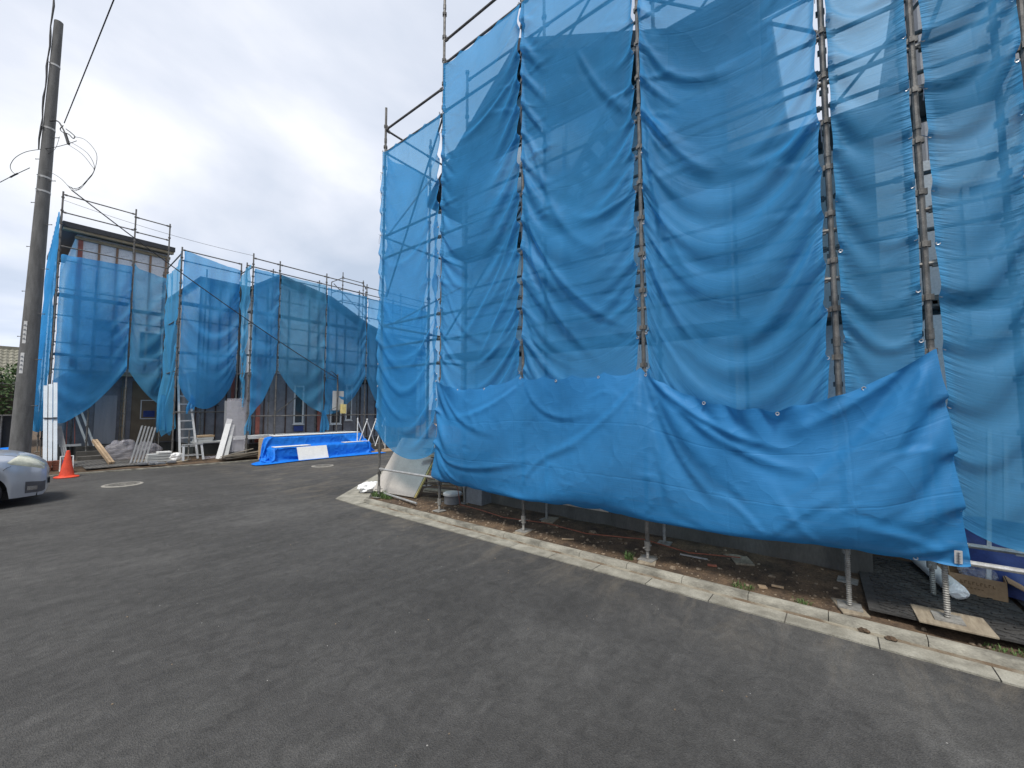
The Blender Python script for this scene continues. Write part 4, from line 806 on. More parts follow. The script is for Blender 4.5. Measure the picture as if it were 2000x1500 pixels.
panel('blue mesh sheet swagged in thick curved folds over the stacked lumber and ladder', (3.67, QY - .05), (5.38, QY - .05), (3.67, QY - .05), (5.38, QY - .05), interp((0, 7.3), (1, 7.05)), lambda u: 2.75 + .4 * u - 1.0 * math.sin(u * 3.14) ** .8, 22, 52, M['farmesh'], nY, 1.06, 1.03, seed=113, **far)
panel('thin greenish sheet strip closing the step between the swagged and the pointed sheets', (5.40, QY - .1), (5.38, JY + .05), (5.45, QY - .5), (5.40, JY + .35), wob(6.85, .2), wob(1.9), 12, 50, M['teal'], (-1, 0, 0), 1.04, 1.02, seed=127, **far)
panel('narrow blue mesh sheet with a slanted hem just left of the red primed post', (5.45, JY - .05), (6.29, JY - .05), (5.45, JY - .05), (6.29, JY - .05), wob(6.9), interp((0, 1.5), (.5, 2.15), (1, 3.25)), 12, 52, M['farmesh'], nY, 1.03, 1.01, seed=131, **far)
panel('broad blue mesh sheet whose hem slants down to a tied knot, under the overhead cable', (6.36, JY - .05), (8.10, JY - .05), (6.36, JY - .05), (8.10, JY - .05), wob(6.9), interp((0, 3.25), (.3, 2.65), (.7, 1.95), (1, 1.58)), 22, 52, M['teal'], nY, 1.022, 1.006, seed=137, **far)
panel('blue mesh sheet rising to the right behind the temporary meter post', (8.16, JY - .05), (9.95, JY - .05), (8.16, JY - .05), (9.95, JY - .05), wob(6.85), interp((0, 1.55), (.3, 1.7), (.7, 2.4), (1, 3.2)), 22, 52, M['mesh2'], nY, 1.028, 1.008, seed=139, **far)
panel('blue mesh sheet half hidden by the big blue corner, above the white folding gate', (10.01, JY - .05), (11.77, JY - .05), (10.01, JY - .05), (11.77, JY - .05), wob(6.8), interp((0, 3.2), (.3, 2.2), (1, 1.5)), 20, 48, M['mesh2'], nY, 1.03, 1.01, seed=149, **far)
panel('blue mesh sheet beyond the folding gate at the end of the street', (11.83, JY - .05), (13.5, JY - .05), (11.83, JY - .05), (13.5, JY - .05), wob(6.8), wob(1.5), 14, 36, M['mesh2'], nY, 1.04, 1.015, seed=151, **far)
def tail(label, x, y, z0, z1, w, mat='mesh'):
    """a bunched end of sheet tied to a post"""
    mb = MB(); n = 9; rows = 10; rng = random.Random(int(x * 100))
    ph = [rng.uniform(0, 6) for _ in range(3)]
    X = np.zeros((3, n + 1, rows + 1))
    for i in range(n + 1):
        for j in range(rows + 1):
            u = i / n; t = j / rows; wd = w * (.25 + .75 * min(1, t * 1.6)) * (1 if t < .8 else 1 - .5 * (t - .8))
            X[:, i, j] = (x + (u - .5) * wd + .03 * math.sin(t * 4 + ph[0]), y - .06 - .05 * math.sin(u * 14 + ph[1]) * t, z0 + (z1 - z0) * t + (.12 * math.sin(u * 5 + ph[2]) if j == rows else 0))
    U, T = np.meshgrid(np.linspace(0, 1, n + 1), np.linspace(0, 1, rows + 1), indexing='ij')
    o = make_sheet('sheet_tail', X, U, T, U * 0, M[mat], 2); return tag(o, label, 'construction sheet')
tail('bunched blue sheet end knotted on the post above the tarpaulin-covered stack', 8.13, JY - .03, 1.75, .85, .36)
tail('bunched blue sheet end hanging beside the ladder', 3.45, QY + .6, 2.3, 1.0, .42, 'teal')
tail('small blue sheet tip dangling under the thick swag', 4.05, QY - .02, 2.3, 1.75, .22)
tail('bunched blue sheet end behind the plastic-wrapped panels', 5.45, JY + .02, 1.6, .95, .2, 'teal')

# ------------------------------------------------------------------ utility pole and its wires
PX0, PY0 = 0.33, 16.95
UP = thing('utility_pole', 'grey concrete utility pole with steel bands beside the tallest far scaffold', 'utility pole', (PX0, PY0, 0.0))
mb = MB(); mb.lathe([(.200 - .0084 * k, .98 * k) for k in range(14)] + [(.07, 12.75)], (PX0, PY0, 0), 24); mb.build('shaft', M['pole'], UP)
TILT = 0.018
def prad(z): return .200 - .0084 * z / .98
vd = Vector((-.62, .78, 0)); fd = Vector((.78, .62, 0))
for k in range(13):
    z = 1.9 + k * .62; s = 1 if k % 2 else -1; c = Vector((PX0, PY0, z)); mb = MB(); d = vd * s
    mb.tube(c + d * (prad(z) - .01), c + d * (prad(z) + .17), .009, 6); mb.tube(c + d * (prad(z) + .165), c + d * (prad(z) + .175), .014, 6); mb.build('step_bolt', M['darksteel'], UP)
for z in (7.75, 8.15, 9.55, 11.4):
    mb = MB(); r = prad(z) + .006; mb.lathe([(r, 0), (r, .05)], (PX0, PY0, z), 24); c = Vector((PX0, PY0, z + .025)); mb.tube(c - fd * r, c - fd * (r + .05), .012, 6); mb.build('band', M['bright'], UP)
mb = MB(); c = Vector((PX0, PY0, 0)) - fd * .02
pts = []
for k in range(22): z = 8.9 + k * .3; pts.append(Vector((PX0, PY0, z)) - fd * (prad(min(z, 12)) + .03) + vd * (.05 + .018 * math.sin(k * 1.7)))
mb.path(pts, [.016 + .006 * ((k * 7) % 3) for k in range(22)], 6); mb.build('riser_cable', M['cable'], UP)
for z0, z1 in ((3.55, 4.15), (2.75, 3.3)):
    mb = MB(); r = prad(z0) + .004
    for k in range(5):
        pass
    vs = []; n = 6
    for i in range(n + 1):
        a = math.atan2(-fd.y, -fd.x) + (-.22 + .44 * i / n) + .25
        for z in (z0, z1): vs.append((PX0 + r * math.cos(a), PY0 + r * math.sin(a), z))
    mb.add(vs, [(2 * i, 2 * i + 2, 2 * i + 3, 2 * i + 1) for i in range(n)]); pl = mb.build('number_plate', M['paper'], UP)
    mb = MB()
    for k in range(4):
        z = z0 + (z1 - z0) * (.2 + .2 * k); a = math.atan2(-fd.y, -fd.x) + .25; rr = r + .003
        for da, dz in ((-.09, 0), (.0, .02), (.08, -.01)): p = Vector((PX0 + rr * math.cos(a + da), PY0 + rr * math.sin(a + da), z + dz)); mb.box(p, (.03, .004, .018), a + math.pi / 2)
    mb.build('printed_mark', M['print'], pl)
def sag(a, b, s, n=14):
    a = Vector(a); b = Vector(b); return [a.lerp(b, i / n) - Vector((0, 0, s * 4 * (i / n) * (1 - i / n))) for i in range(n + 1)]
UP.rotation_mode = 'QUATERNION'; UP.rotation_quaternion = Matrix.Rotation(TILT, 4, Vector((0.7826, 0.6225, 0))).to_quaternion()
pc = lambda z, o: Vector((PX0, PY0, z)) - fd * .1 + (-vd) * o
def smooth(pts, n=6):
    P = [Vector(p) for p in pts]; P = [P[0] * 2 - P[1]] + P + [P[-1] * 2 - P[-2]]; out = []
    for i in range(1, len(P) - 2):
        for k in range(n):
            t = k / n; a, b, c, d = P[i - 1:i + 3]; out.append(.5 * (2 * b + (c - a) * t + (2 * a - 5 * b + 4 * c - d) * t * t + (3 * b - a - 3 * c + d) * t ** 3))
    return out + [P[-2]]
def zo(mb, pts, r): mb.path(smooth([pc(z, o) for z, o in pts]), r, 6)
mb = MB(); zo(mb, [(8.35, 0.3), (8.13, 0.68), (7.9, 0.92), (7.78, 1.03)], .006); mb.path(sag(pc(7.78, 1.03), (8.62, 16.1, 3.05), .18), .015, 6)
mb.build('overhead_wire', M['cable'], label='black service cable running down from the utility pole to the temporary meter post', cat='cable')
S0 = pc(9.69, .70); E0 = S0 + (Vector((.96, 10.57, 9.72)) - S0) * 2.3
mb = MB(); mb.path(sag(S0, E0, .04), .011, 6)
mb.build('overhead_wire', M['cable'], label='overhead wire rising from the utility pole out of the top of the photo', cat='cable')
mb = MB(); zo(mb, [(8.41, -.16), (8.22, -.54), (8.0, -.95), (7.39, -2.02), (6.4, -4.5), (5.9, -8)], .009); zo(mb, [(8.25, -.48), (8.2, -.58), (8.14, -.68)], .02)
mb.build('overhead_wire', M['cable'], label='wire leaving the utility pole towards the left edge', cat='cable')
mb = MB()
zo(mb, [(9.3, 1.0), (9.22, 1.29), (8.96, 1.56), (8.7, 1.67), (8.3, 1.61), (8.06, 1.46), (7.85, 1.23), (7.83, 1.03), (7.91, 0.92)], .006)
zo(mb, [(9.18, 0.84), (9.0, 1.16), (8.81, 1.41), (8.55, 1.58), (8.33, 1.61), (8.06, 1.46), (7.81, 1.26), (7.8, 1.14), (7.88, 0.97)], .006)
zo(mb, [(9.08, 0.84), (8.81, 1.24), (8.49, 1.52), (8.33, 1.61), (8.12, 1.48), (7.77, 1.17), (7.85, 1.01)], .006)
zo(mb, [(9.18, 1.08), (9.09, 0.84), (8.99, 0.46), (8.93, 0.04), (8.86, -0.31), (8.7, -0.58), (8.49, -0.7), (8.33, -0.66), (8.22, -0.54)], .0075)
zo(mb, [(9.75, 0.3), (9.74, 0.52), (9.55, 0.66), (9.37, 0.75), (9.13, 0.83)], .017); zo(mb, [(9.62, 0.68), (9.52, 0.6), (9.43, 0.67), (9.37, 0.84), (9.25, 0.97), (9.3, 1.02), (9.4, 0.92), (9.52, 0.76)], .012)
zo(mb, [(9.4, .74), (9.25, .8), (9.08, .86)], .034); zo(mb, [(9.3, .6), (8.95, .5), (8.8, .3)], .005)
mb.build('wire_loop', M['cable'], label='tangle of slack black wire loops hung on the right of the utility pole', cat='cable')
mb = MB(); mb.path(sag((.94, 19.82, 8.75), (5.45, 16.35, 7.38), .12), .006, 5)
mb.build('rope', M['cable'], label='thin dark rope slung from the tallest far scaffold to the stepped low one', cat='rope')

# ------------------------------------------------------------------ silver car
CX, CY = 0.64, 12.62
CAR = thing('parked_car', 'silver parked car with rounded bonnet, nose poking in at the left edge', 'car', (CX - 1.9, CY, 0))
WX, WR = -0.86, 0.29
ks = [0, -.04, -.12, -.25, -.42, -.55, -.68, -.86, -1.04, -1.17, -1.3, -1.6, -2.1, -2.6, -2.9, -3.05, -3.2, -3.35, -3.5, -3.6, -3.66]
Wd = [.34, .50, .62, .71, .775, .80, .815, .825, .83, .83, .83, .835, .835, .83, .82, .815, .81, .80, .78, .74, .62]
Tz = [.66, .77, .85, .925, .985, 1.015, 1.035, 1.06, 1.08, 1.095, 1.10, 1.11, 1.11, 1.11, 1.11, 1.11, 1.10, 1.08, 1.03, .94, .84]
Bz = [.65, .71, .755, .80, .845, .875, .895, .92, .935, .945, .95, .955, .965, .975, .98, .98, .98, .97, .94, .87, .80]
Lz = [.30, .21, .18, .17, .17] + [0] * 5 + [.17] * 11
SM = {}
def cz(x, arr):
    if id(arr) not in SM:                             # smoothed body curves
        q = np.arange(-.3, 4.0, .01); v = np.interp(q, [-k for k in ks], arr); kr = np.exp(-(np.arange(-12, 13) / 5.0) ** 2); SM[id(arr)] = (q, np.where(q < .06, v, np.convolve(np.pad(v, 12, 'edge'), kr / kr.sum(), 'valid')))
    return float(np.interp(-x, *SM[id(arr)]))
def lowz(x):
    b = .17 if x < -.05 else float(np.interp(-x, [0, .05], [.30, .2]))
    for wx in (WX, WX - 2.3):
        d = abs(x - wx)
        if d < .345: b = max(b, WR + math.sqrt(.345 ** 2 - d * d))
    return b
def body_pt(x, v):
    """v 0 (sill) .. 1 (centre of bonnet), right half; returns x, lateral, z"""
    w, tz, bz, lz = cz(x, Wd), cz(x, Tz), cz(x, Bz), lowz(x); lz = min(lz, bz - .05)
    ring = [(w * .95, lz), (w * 1.0, lz + (bz - lz) * .35), (w * 1.0, lz + (bz - lz) * .72), (w * .965, bz), (w * .87, bz + (tz - bz) * .55), (w * .62, tz - (tz - bz) * .15), (w * .3, tz - .005), (0, tz)]
    ts = [0, .17, .33, .47, .6, .74, .87, 1.0]
    return x, float(np.interp(v, ts, [a for a, _ in ring])), float(np.interp(v, ts, [b for _, b in ring]))
xs = sorted(set([-i * .035 for i in range(106)] + ks), reverse=True); xs = [x for x in xs if x >= -3.66]
vsn = [i / 22 for i in range(23)]
mb = MB(); n = 2 * len(vsn) - 1
for x in xs:
    row = [body_pt(x, v) for v in vsn]; full = [(a, -b, c) for a, b, c in row] + [(a, b, c) for a, b, c in reversed(row[:-1])]
    mb.v += [(CX + a, CY + b, c) for a, b, c in full]
for i in range(len(xs) - 1):
    for j in range(n - 1): mb.f.append((i * n + j, (i + 1) * n + j, (i + 1) * n + j + 1, i * n + j + 1)); mb.m.append(0)
mb.f.append(tuple(range(n))); mb.m.append(0); mb.f.append(tuple((len(xs) - 1) * n + k for k in range(n - 1, -1, -1))); mb.m.append(0)
mb.build('body', M['paint'], CAR, smooth=50)
# cabin: glass house and roof
mb = MB(); prof = [(-.98, .97, .70), (-1.35, 1.20, .66), (-1.72, 1.42, .58), (-2.2, 1.47, .57), (-2.8, 1.44, .56), (-3.2, 1.28, .58), (-3.5, .97, .62)]
rows_ = []
for x, z, w in prof: rows_.append([(CX + x, CY - .74, .93), (CX + x, CY - w, z - .03), (CX + x, CY - w * .85, z), (CX + x, CY + w * .85, z), (CX + x, CY + w, z - .03), (CX + x, CY + .74, .93)])
for r_ in rows_: mb.v += r_
for i in range(6):
    for j in range(5): mb.f.append((i * 6 + j, (i + 1) * 6 + j, (i + 1) * 6 + j + 1, i * 6 + j + 1)); mb.m.append(0)
mb.f.append(tuple(range(6))); mb.m.append(0); mb.f.append(tuple(range(36, 42))); mb.m.append(0)
mb.build('glazing', M['glass'], CAR)
mb = MB()
for i in range(2, 4):
    a, b = rows_[i], rows_[i + 1]; mb.prism([Vector(a[2]) + Vector((0, 0, .004)), Vector(a[3]) + Vector((0, 0, .004)), Vector(b[3]) + Vector((0, 0, .004)), Vector(b[2]) + Vector((0, 0, .004))], (0, 0, .02))
mb.build('roof', M['paint'], CAR)
for s in (-1, 1):                                     # headlamps lie on the body surface
    mb = MB(); nu_, nv_ = 12, 8
    for i in range(nu_ + 1):
        for j in range(nv_ + 1):
            u = i / nu_; v = j / nv_; x = -.07 - .47 * u; lo = .40 + .02 * u; hi = .56 + .20 * math.sin(min(1, u * 1.1) * math.pi * .8) ** 1.5; hi = lo + (hi - lo) * min(1, max(.04, (1 - u) * 3.0))
            a, b, c = body_pt(x, lo + (hi - lo) * v); e = .010 * math.sin(math.pi * v) ** .4 * math.sin(math.pi * min(max(u, .02), .98)) ** .4 + .001
            mb.v.append((CX + a + e * .3, CY + s * (b + e), c + e * .6))
    for i in range(nu_):
        for j in range(nv_): k = nv_ + 1; mb.f.append((i * k + j, (i + 1) * k + j, (i + 1) * k + j + 1, i * k + j + 1)); mb.m.append(0)
    mb.build('headlight', M['lamp'], CAR, smooth=60)
    mb = MB()
    for i in range(9):
        for j in range(5): a, b, c = body_pt(-.16 - .13 * i / 8, .09 + .06 * j / 4); mb.v.append((CX + a + .006, CY + s * (b + .008), c))
    for i in range(8):
        for j in range(4): mb.f.append((i * 5 + j, (i + 1) * 5 + j, (i + 1) * 5 + j + 1, i * 5 + j + 1)); mb.m.append(0)
    mb.build('fog_lamp', M['chrome'], CAR, smooth=60)
    for wx in (WX, WX - 2.3):
        c = Vector((CX + wx, CY + s * .70, WR)); mb = MB()
        prof_w = [(.17, -.085), (.25, -.09), (.283, -.07), (.29, -.03), (.29, .03), (.283, .07), (.25, .09), (.17, .085)]
        nn = 28; vv = [(c.x + r_ * math.cos(2 * math.pi * k / nn), c.y + o_, c.z + r_ * math.sin(2 * math.pi * k / nn)) for r_, o_ in prof_w for k in range(nn)]
        mb.add(vv, [(i * nn + k, i * nn + (k + 1) % nn, (i + 1) * nn + (k + 1) % nn, (i + 1) * nn + k) for i in range(7) for k in range(nn)])
        wh = mb.build('wheel', M['black'], CAR)
        mb = MB(); mb.tube(c + Vector((0, s * .01, 0)), c + Vector((0, s * .045, 0)), .172, 24)
        for k in range(7): a = 2 * math.pi * k / 7; mb.beam(c + Vector((.03 * math.cos(a), s * .055, .03 * math.sin(a))), c + Vector((.165 * math.cos(a), s * .07, .165 * math.sin(a))), .04, .02, up=(0, 1, 0))
        mb.build('rim', M['alu'], wh)
        mb = MB(); mb.tube(c + Vector((0, -s * .15, .03)), c + Vector((0, -s * .12, .03)), .345, 20); mb.build('wheel_well', M['black'], CAR)
    mb = MB(); mb.box((CX - 1.25, CY + s * .91, 1.02), (.12, .17, .12)); mb.build('mirror', M['paint'], CAR, bevel=.03)
for s in (-1, 1):
    for nm, q in (('bonnet_seam', [(-.12 - .08 * i, .60 + .004 * i) for i in range(12)]), ('bumper_seam', [(-.5 - .012 * i, .40 - .022 * i) for i in range(8)])):
        mb = MB(); P = [body_pt(x, v) for x, v in q]; mb.path([(CX + a, CY + s * b, c) for a, b, c in P], .004, 5); mb.build(nm, M['black'], CAR)
    mb = MB()
    for i in range(7):
        for j in range(5): a, b, c = body_pt(-.05 - .26 * i / 6, .05 + .16 * j / 4); mb.v.append((CX + a + .002, CY + s * (b + .003), c))
    for i in range(6):
        for j in range(4): mb.f.append((i * 5 + j, (i + 1) * 5 + j, (i + 1) * 5 + j + 1, i * 5 + j + 1)); mb.m.append(0)
    mb.build('bumper_vent', M['darkframe'], CAR, smooth=60)
mb = MB(); mb.bb((CX - 3.5, CY - .62, .14), (CX - .15, CY + .62, .3)); mb.build('underbody', M['black'], CAR)
mb = MB(); mb.bb((CX - .06, CY - .42, .36), (CX + .012, CY + .42, .46)); mb.build('grille', M['black'], CAR)

# ------------------------------------------------------------------ cone, manholes and other single things
CO = thing('traffic_cone', 'plain orange-red traffic cone at the road edge', 'traffic cone', (1.14, 15.98, 0))
mb = MB(); mb.lathe([(.155, .04), (.15, .06), (.135, .10), (.04, .66), (.034, .70), (.02, .71)], (1.14, 15.98, 0.0), 28); mb.build('body', M['orange'], CO)
mb = MB(); mb.lathe([(.235, .004), (.24, .02), (.225, .036), (.16, .055), (.15, .058)], (1.14, 15.98, 0), 28); mb.build('base', M['orange'], CO)
def manhole(x, y, r, label):
    t = thing('manhole_cover', label, 'manhole', (x, y, 0))
    mb = MB(); n = 40
    vs = [(x + q * math.cos(2 * math.pi * k / n), y + q * math.sin(2 * math.pi * k / n), z) for q, z in ((r * .93, .004), (r * .93, .012), (r * 1.1, .010), (r * 1.13, .001)) for k in range(n)]
    mb.add(vs, [(i * n + k, (i + 1) * n + k, (i + 1) * n + (k + 1) % n, i * n + (k + 1) % n) for i in range(3) for k in range(n)]); mb.build('rim', M['ironring'], t)
    mb = MB(); mb.lathe([(r * .9, .002), (r * .9, .011)], (x, y, 0), 36)
    for q in (.3, .5, .7):
        for k in range(int(q * 28)): a = 2 * math.pi * k / int(q * 28); mb.box((x + r * q * math.cos(a), y + r * q * math.sin(a), .0135), (.05, .028, .008), a)
    mb.build('lid', M['iron'], t); return t
manhole(1.88, 13.42, .33, 'pale round manhole cover in the road near the car')
manhole(6.42, 12.80, .29, 'round manhole cover in the road in front of the blue tarpaulin stack')

mb = MB()
for k in range(3):
    x = .80 + k * .085; mb.beam((x + .02 + .012 * (k % 3), 17.45 - .02 * (k % 2), .1), (x - .03 + .012 * k, 18.45 + .03 * (k % 3), 2.5 + .05 * (k % 3)), .08, .05, up=(0, 1, 0))
tb = mb.build('trim_bundle', M['pale'], bevel=.004, label='bundle of long pale white trim boards leaning upright behind the orange cone', cat='trim boards')
mb = MB(); mb.box((.885, 18.02, 1.55), (.275, .075, .008), 0, .37); mb.build('strap', M['black'], tb)
mb = MB()
for k in range(3): mb.beam((1.2 + .05 * k, 17.5, .1), (1.05 + .03 * k, 18.2, 1.3), .035, .02, up=(0, 1, 0))
mb.build('wood_strip', M['basin'], label='thin grey strips leaning beside the white trim bundle', cat='strips')

BR = random.Random(3); k = 0
for lv in range(4):
    for i in range(3):
        for j in range(2):
            mb = MB(); x = .62 + i * .215 + BR.uniform(-.012, .012); y = 17.25 + j * .112 + BR.uniform(-.01, .01); z = .09 + lv * .066
            mb.box((x, y, z + .03), (.205, .1, .06), BR.uniform(-.06, .06)); o = mb.build('brick', M['brick'], bevel=.004, label='red clay brick stacked behind the car nose', cat='brick', group='red bricks stacked behind the car nose')
REEL = thing('cord_reel', 'blue cord reel with white frame standing behind the orange cone', 'reel', (1.18, 16.75, .09))
mb = MB(); mb.tube((1.10, 16.75, .30), (1.26, 16.75, .30), .10, 16); mb.build('drum', M['reel'], REEL)
mb = MB()
for x in (1.06, 1.30): mb.path([(x, 16.65, .1), (x, 16.68, .5), (x, 16.82, .5), (x, 16.85, .1), (x, 16.65, .1)], .012, 6)
mb.tube((1.06, 16.75, .5), (1.30, 16.75, .5), .012, 6); mb.build('frame', M['white'], REEL)

# ground mats at the far left
for (x0, y0, x1, y1, lb) in ((1.55, 16.72, 2.75, 17.55, 'ribbed grey ground mat at the road edge beside the orange cone'), (1.35, 17.62, 2.75, 19.3, 'second grey ground mat reaching back to the house steps')):
    mb = MB(); mb.bb((x0, y0, .095), (x1, y1, .118)); n = int((x1 - x0) / .09)
    for k in range(n): x = x0 + .05 + k * .09; mb.bb((x - .012, y0 + .02, .119), (x + .012, y1 - .02, .128))
    mb.build('ground_mat', M['greymat'], label=lb, cat='mat')
mb = MB(); mb.bb((2.7, 16.7, .085), (3.9, 18.6, .103)); mb.build('plywood_sheet', M['plywood'], label='brown plywood sheet lying on the ground under the grey pavers', cat='plywood')
PV = [(2.75, 16.65, .0), (2.98, 16.48, .1), (3.02, 16.83, -.1), (3.42, 16.55, .05), (3.12, 16.36, .2)]
lbs = ['grey paver nearest the ribbed mat', 'grey paver lying by the road edging, second from the mat', 'grey paver set back on the plywood', 'grey paver lying apart, nearest the siding stack', 'grey paver lowest on the road edging']
for (x, y, rz), lb in zip(PV, lbs): mb = MB(); mb.box((x, y, .135), (.22, .15, .06), rz); mb.build('paver', M['block'], bevel=.006, label=lb, cat='paver', group='loose grey pavers')
mb = MB()
for k in range(2): mb.beam((2.12 + k * .07, 17.35, .15), (1.88 + k * .07, 18.9, .78), .055, .09)
mb.build('timber_beam', M['wood'], label='pale squared timbers sloping from the house step to the mat', cat='timber')
mb = MB()
for s in (0, .16): mb.beam((1.86 + s, 19.9, .55), (1.5 + s, 20.6, 1.9), .06, .02, up=(0, 1, 0))
mb.build('plank_pair', M['siding'], label='two narrow grey strips leaning on the house wall beside the white door', cat='strips')
BRm = thing('broom', 'wide push broom leaning head down against the far house wall', 'broom', (1.45, 20.2, .55))
mb = MB(); mb.tube((1.38, 20.2, .62), (1.4, 20.65, 1.85), .014, 6); mb.tube((1.58, 20.2, .62), (1.56, 20.65, 1.85), .014, 6); mb.build('handle', M['redpost'], BRm)
mb = MB(); mb.box((1.48, 20.18, .585), (.5, .08, .07)); mb.build('head', M['white'], BRm)
mb = MB()
for k in range(5): x = 2.55 + k * .085; mb.beam((x, 17.15, .12), (x + .38, 18.1, 1.25 - .02 * k), .022, .062, up=(0, 1, .6))
mb.build('siding_strip', M['basin'], bevel=.003, label='fan of five grey siding strips leaning on the far scaffold post', cat='siding strips')
def bag(name, label, c, r, sq, mat, amp=.35, fr=2.6):
    mb = MB(); mb.blob(c, r, sq, amp, fr, 26, 16)
    o = mb.build(name, M[mat], label=label, cat='bag', smooth=180); s = o.modifiers.new('subdivision', 'SUBSURF'); s.levels = 1; s.render_levels = 1
    tx = bpy.data.textures.new('crumple', 'CLOUDS'); tx.noise_scale = .16; d = o.modifiers.new('crumple', 'DISPLACE'); d.texture = tx; d.strength = .1; d.texture_coords = 'GLOBAL'; return o
bag('rubbish_bag', 'large clear rubbish bag full of scraps behind the leaning siding strips', (2.55, 18.6, .42), .42, (1, .8, .85), 'bag')
bag('rubbish_bag', 'clear rubbish bag slumped right of the far scaffold post', (3.2, 18.6, .36), .36, (1, .8, .85), 'bag')
bag('plastic_bag', 'small white plastic bag beside the siding stack', (3.62, 17.1, .22), .2, (1.05, .8, .72), 'whitebag')
bag('plastic_bag', 'crumpled white plastic bag on the concrete apron by the leaning board', (5.12, 8.02, .1), .22, (1.4, 1, .5), 'whitebag', .5, 4)
bag('plastic_sheet', 'crumpled clear wrap on the ground in front of the leaning panels', (4.55, 16.95, .12), .16, (1.6, .8, .4), 'bag', .5, 4)
# stacked siding bundles
SS = [(.0, .12, 'lowest'), (.0, .205, 'second'), (.02, .29, 'third'), (.12, .375, 'top')]
for dx, z, w in SS:
    mb = MB(); ww = .34 if w == 'top' else .62
    for k in range(3 if w != 'top' else 2): mb.box((3.22 + dx, 17.15 + .004 * k, z + .013 + k * .026), (ww, .3, .022), .02 * k)
    mb.build('siding_bundle', M['siding' if w != 'top' else 'white'], bevel=.003, label={'lowest': 'bottom siding bundle of the small white stack near the ladder', 'second': 'siding bundle second from the ground in the small stack near the ladder', 'third': 'siding bundle under the short top piece of the small stack', 'top': 'short white siding bundle lying topmost on the small stack'}[w], cat='siding bundle', group='stacked siding bundles')
# ladder
LD = thing('ladder', 'aluminium ladder leaning on the far scaffold beside the greenish sheet', 'ladder', (4.0, 17.2, .1))
def lad(t, s): return Vector((3.98 - .05 * t + s * (.24 - .11 * t), 17.05 + 1.0 * t, .12 + 2.85 * t))
for s in (-1, 1): mb = MB(); mb.beam(lad(0, s), lad(1, s), .03, .06, up=(1, 0, 0)); mb.build('rail', M['alu'], LD)
for k in range(10): t = .05 + k * .1; mb = MB(); mb.beam(lad(t, -1), lad(t, 1), .045, .022, up=(0, 1, 0)); mb.build('rung', M['alu'], LD)
ST = thing('step_stool', 'low aluminium step stool standing in front of the ladder', 'stool', (4.0, 16.8, .1))
for s in (-1, 1):
    mb = MB(); mb.beam((4.0 + s * .27, 16.62, .12), (4.0 + s * .24, 16.78, .62), .03, .06, up=(1, 0, 0)); mb.build('leg', M['alu'], ST)
mb = MB(); mb.beam((3.72, 16.79, .63), (4.28, 16.79, .63), .1, .025); mb.build('step', M['alu'], ST)
mb = MB(); mb.beam((3.76, 16.68, .28), (4.24, 16.68, .28), .07, .022); mb.build('step', M['alu'], ST)
# lumber shelf on the scaffold
mb = MB(); mb.bb((4.15, 17.2, .62), (5.5, 17.9, .66)); mb.build('plank', M['siding'], label='long plank shelf on the low scaffold carrying stacked boards', cat='plank')
for k in range(3):
    mb = MB(); mb.box((4.45 + .02 * k, 17.5, .70 + k * .075), (.5, .4, .068), .03 * k); mb.build('board_stack', M['siding' if k < 2 else 'wood'], bevel=.004, label=['lowest grey board bundle on the plank shelf', 'grey board bundle in the middle of the pile on the plank shelf', 'brown board bundle topmost on the plank shelf'][k], cat='boards', group='board bundles on the plank shelf')
# wrapped panels and boards leaning
WP = thing('wrapped_panels', 'tall grey panel bundle in shiny clear film leaning on the low scaffold', 'panels', (5.0, 16.6, .1))
mb = MB()
for k in range(5): mb.beam((5.02 + .06 * k, 16.55, .12), (5.12 + .055 * k, 16.95, 2.1 - .02 * k), .42 - .02 * k, .02, up=(.3, 1, 0))
mb.build('panel', M['basin'], WP)
mb = MB(); mb.beam((5.16, 16.53, .3), (5.26, 16.93, 2.16), .56, .24, up=(.3, 1, 0)); o = mb.build('film', M['bag'], WP); 
mb = MB(); mb.beam((4.62, 16.35, .12), (5.02, 16.75, 1.45), .16, .025, up=(.4, 1, 0)); mb.build('board', M['white'], label='narrow white board leaning in front of the film-wrapped panels', cat='board')
mb = MB(); mb.beam((4.82, 16.33, .12), (5.12, 16.72, 1.25), .11, .025, up=(.4, 1, 0)); mb.build('board', M['siding'], label='grey board leaning between the white board and the wrapped panels', cat='board')
rr = random.Random(9)
for k in range(11):
    mb = MB(); y = 16.08 + rr.uniform(0, .42); x0 = 4.5 + rr.uniform(0, .5); ln = rr.uniform(.9, 1.5); z = .11 + .03 * (k % 5)
    mb.beam((x0, y, z), (x0 + ln, y + rr.uniform(-.1, .1), z + rr.uniform(.02, .22)), .08, .022); mb.build('waste_board', M['greywood'], label='weathered board in the flat scrap pile left of the blue tarpaulin', cat='board', group='weathered boards in the scrap pile')
mb = MB(); mb.bb((5.1, 16.55, .72), (9.4, 17.0, .84)); mb.build('long_board_bundle', M['white'], label='long white board bundle lying level behind the blue tarpaulin stack', cat='boards')

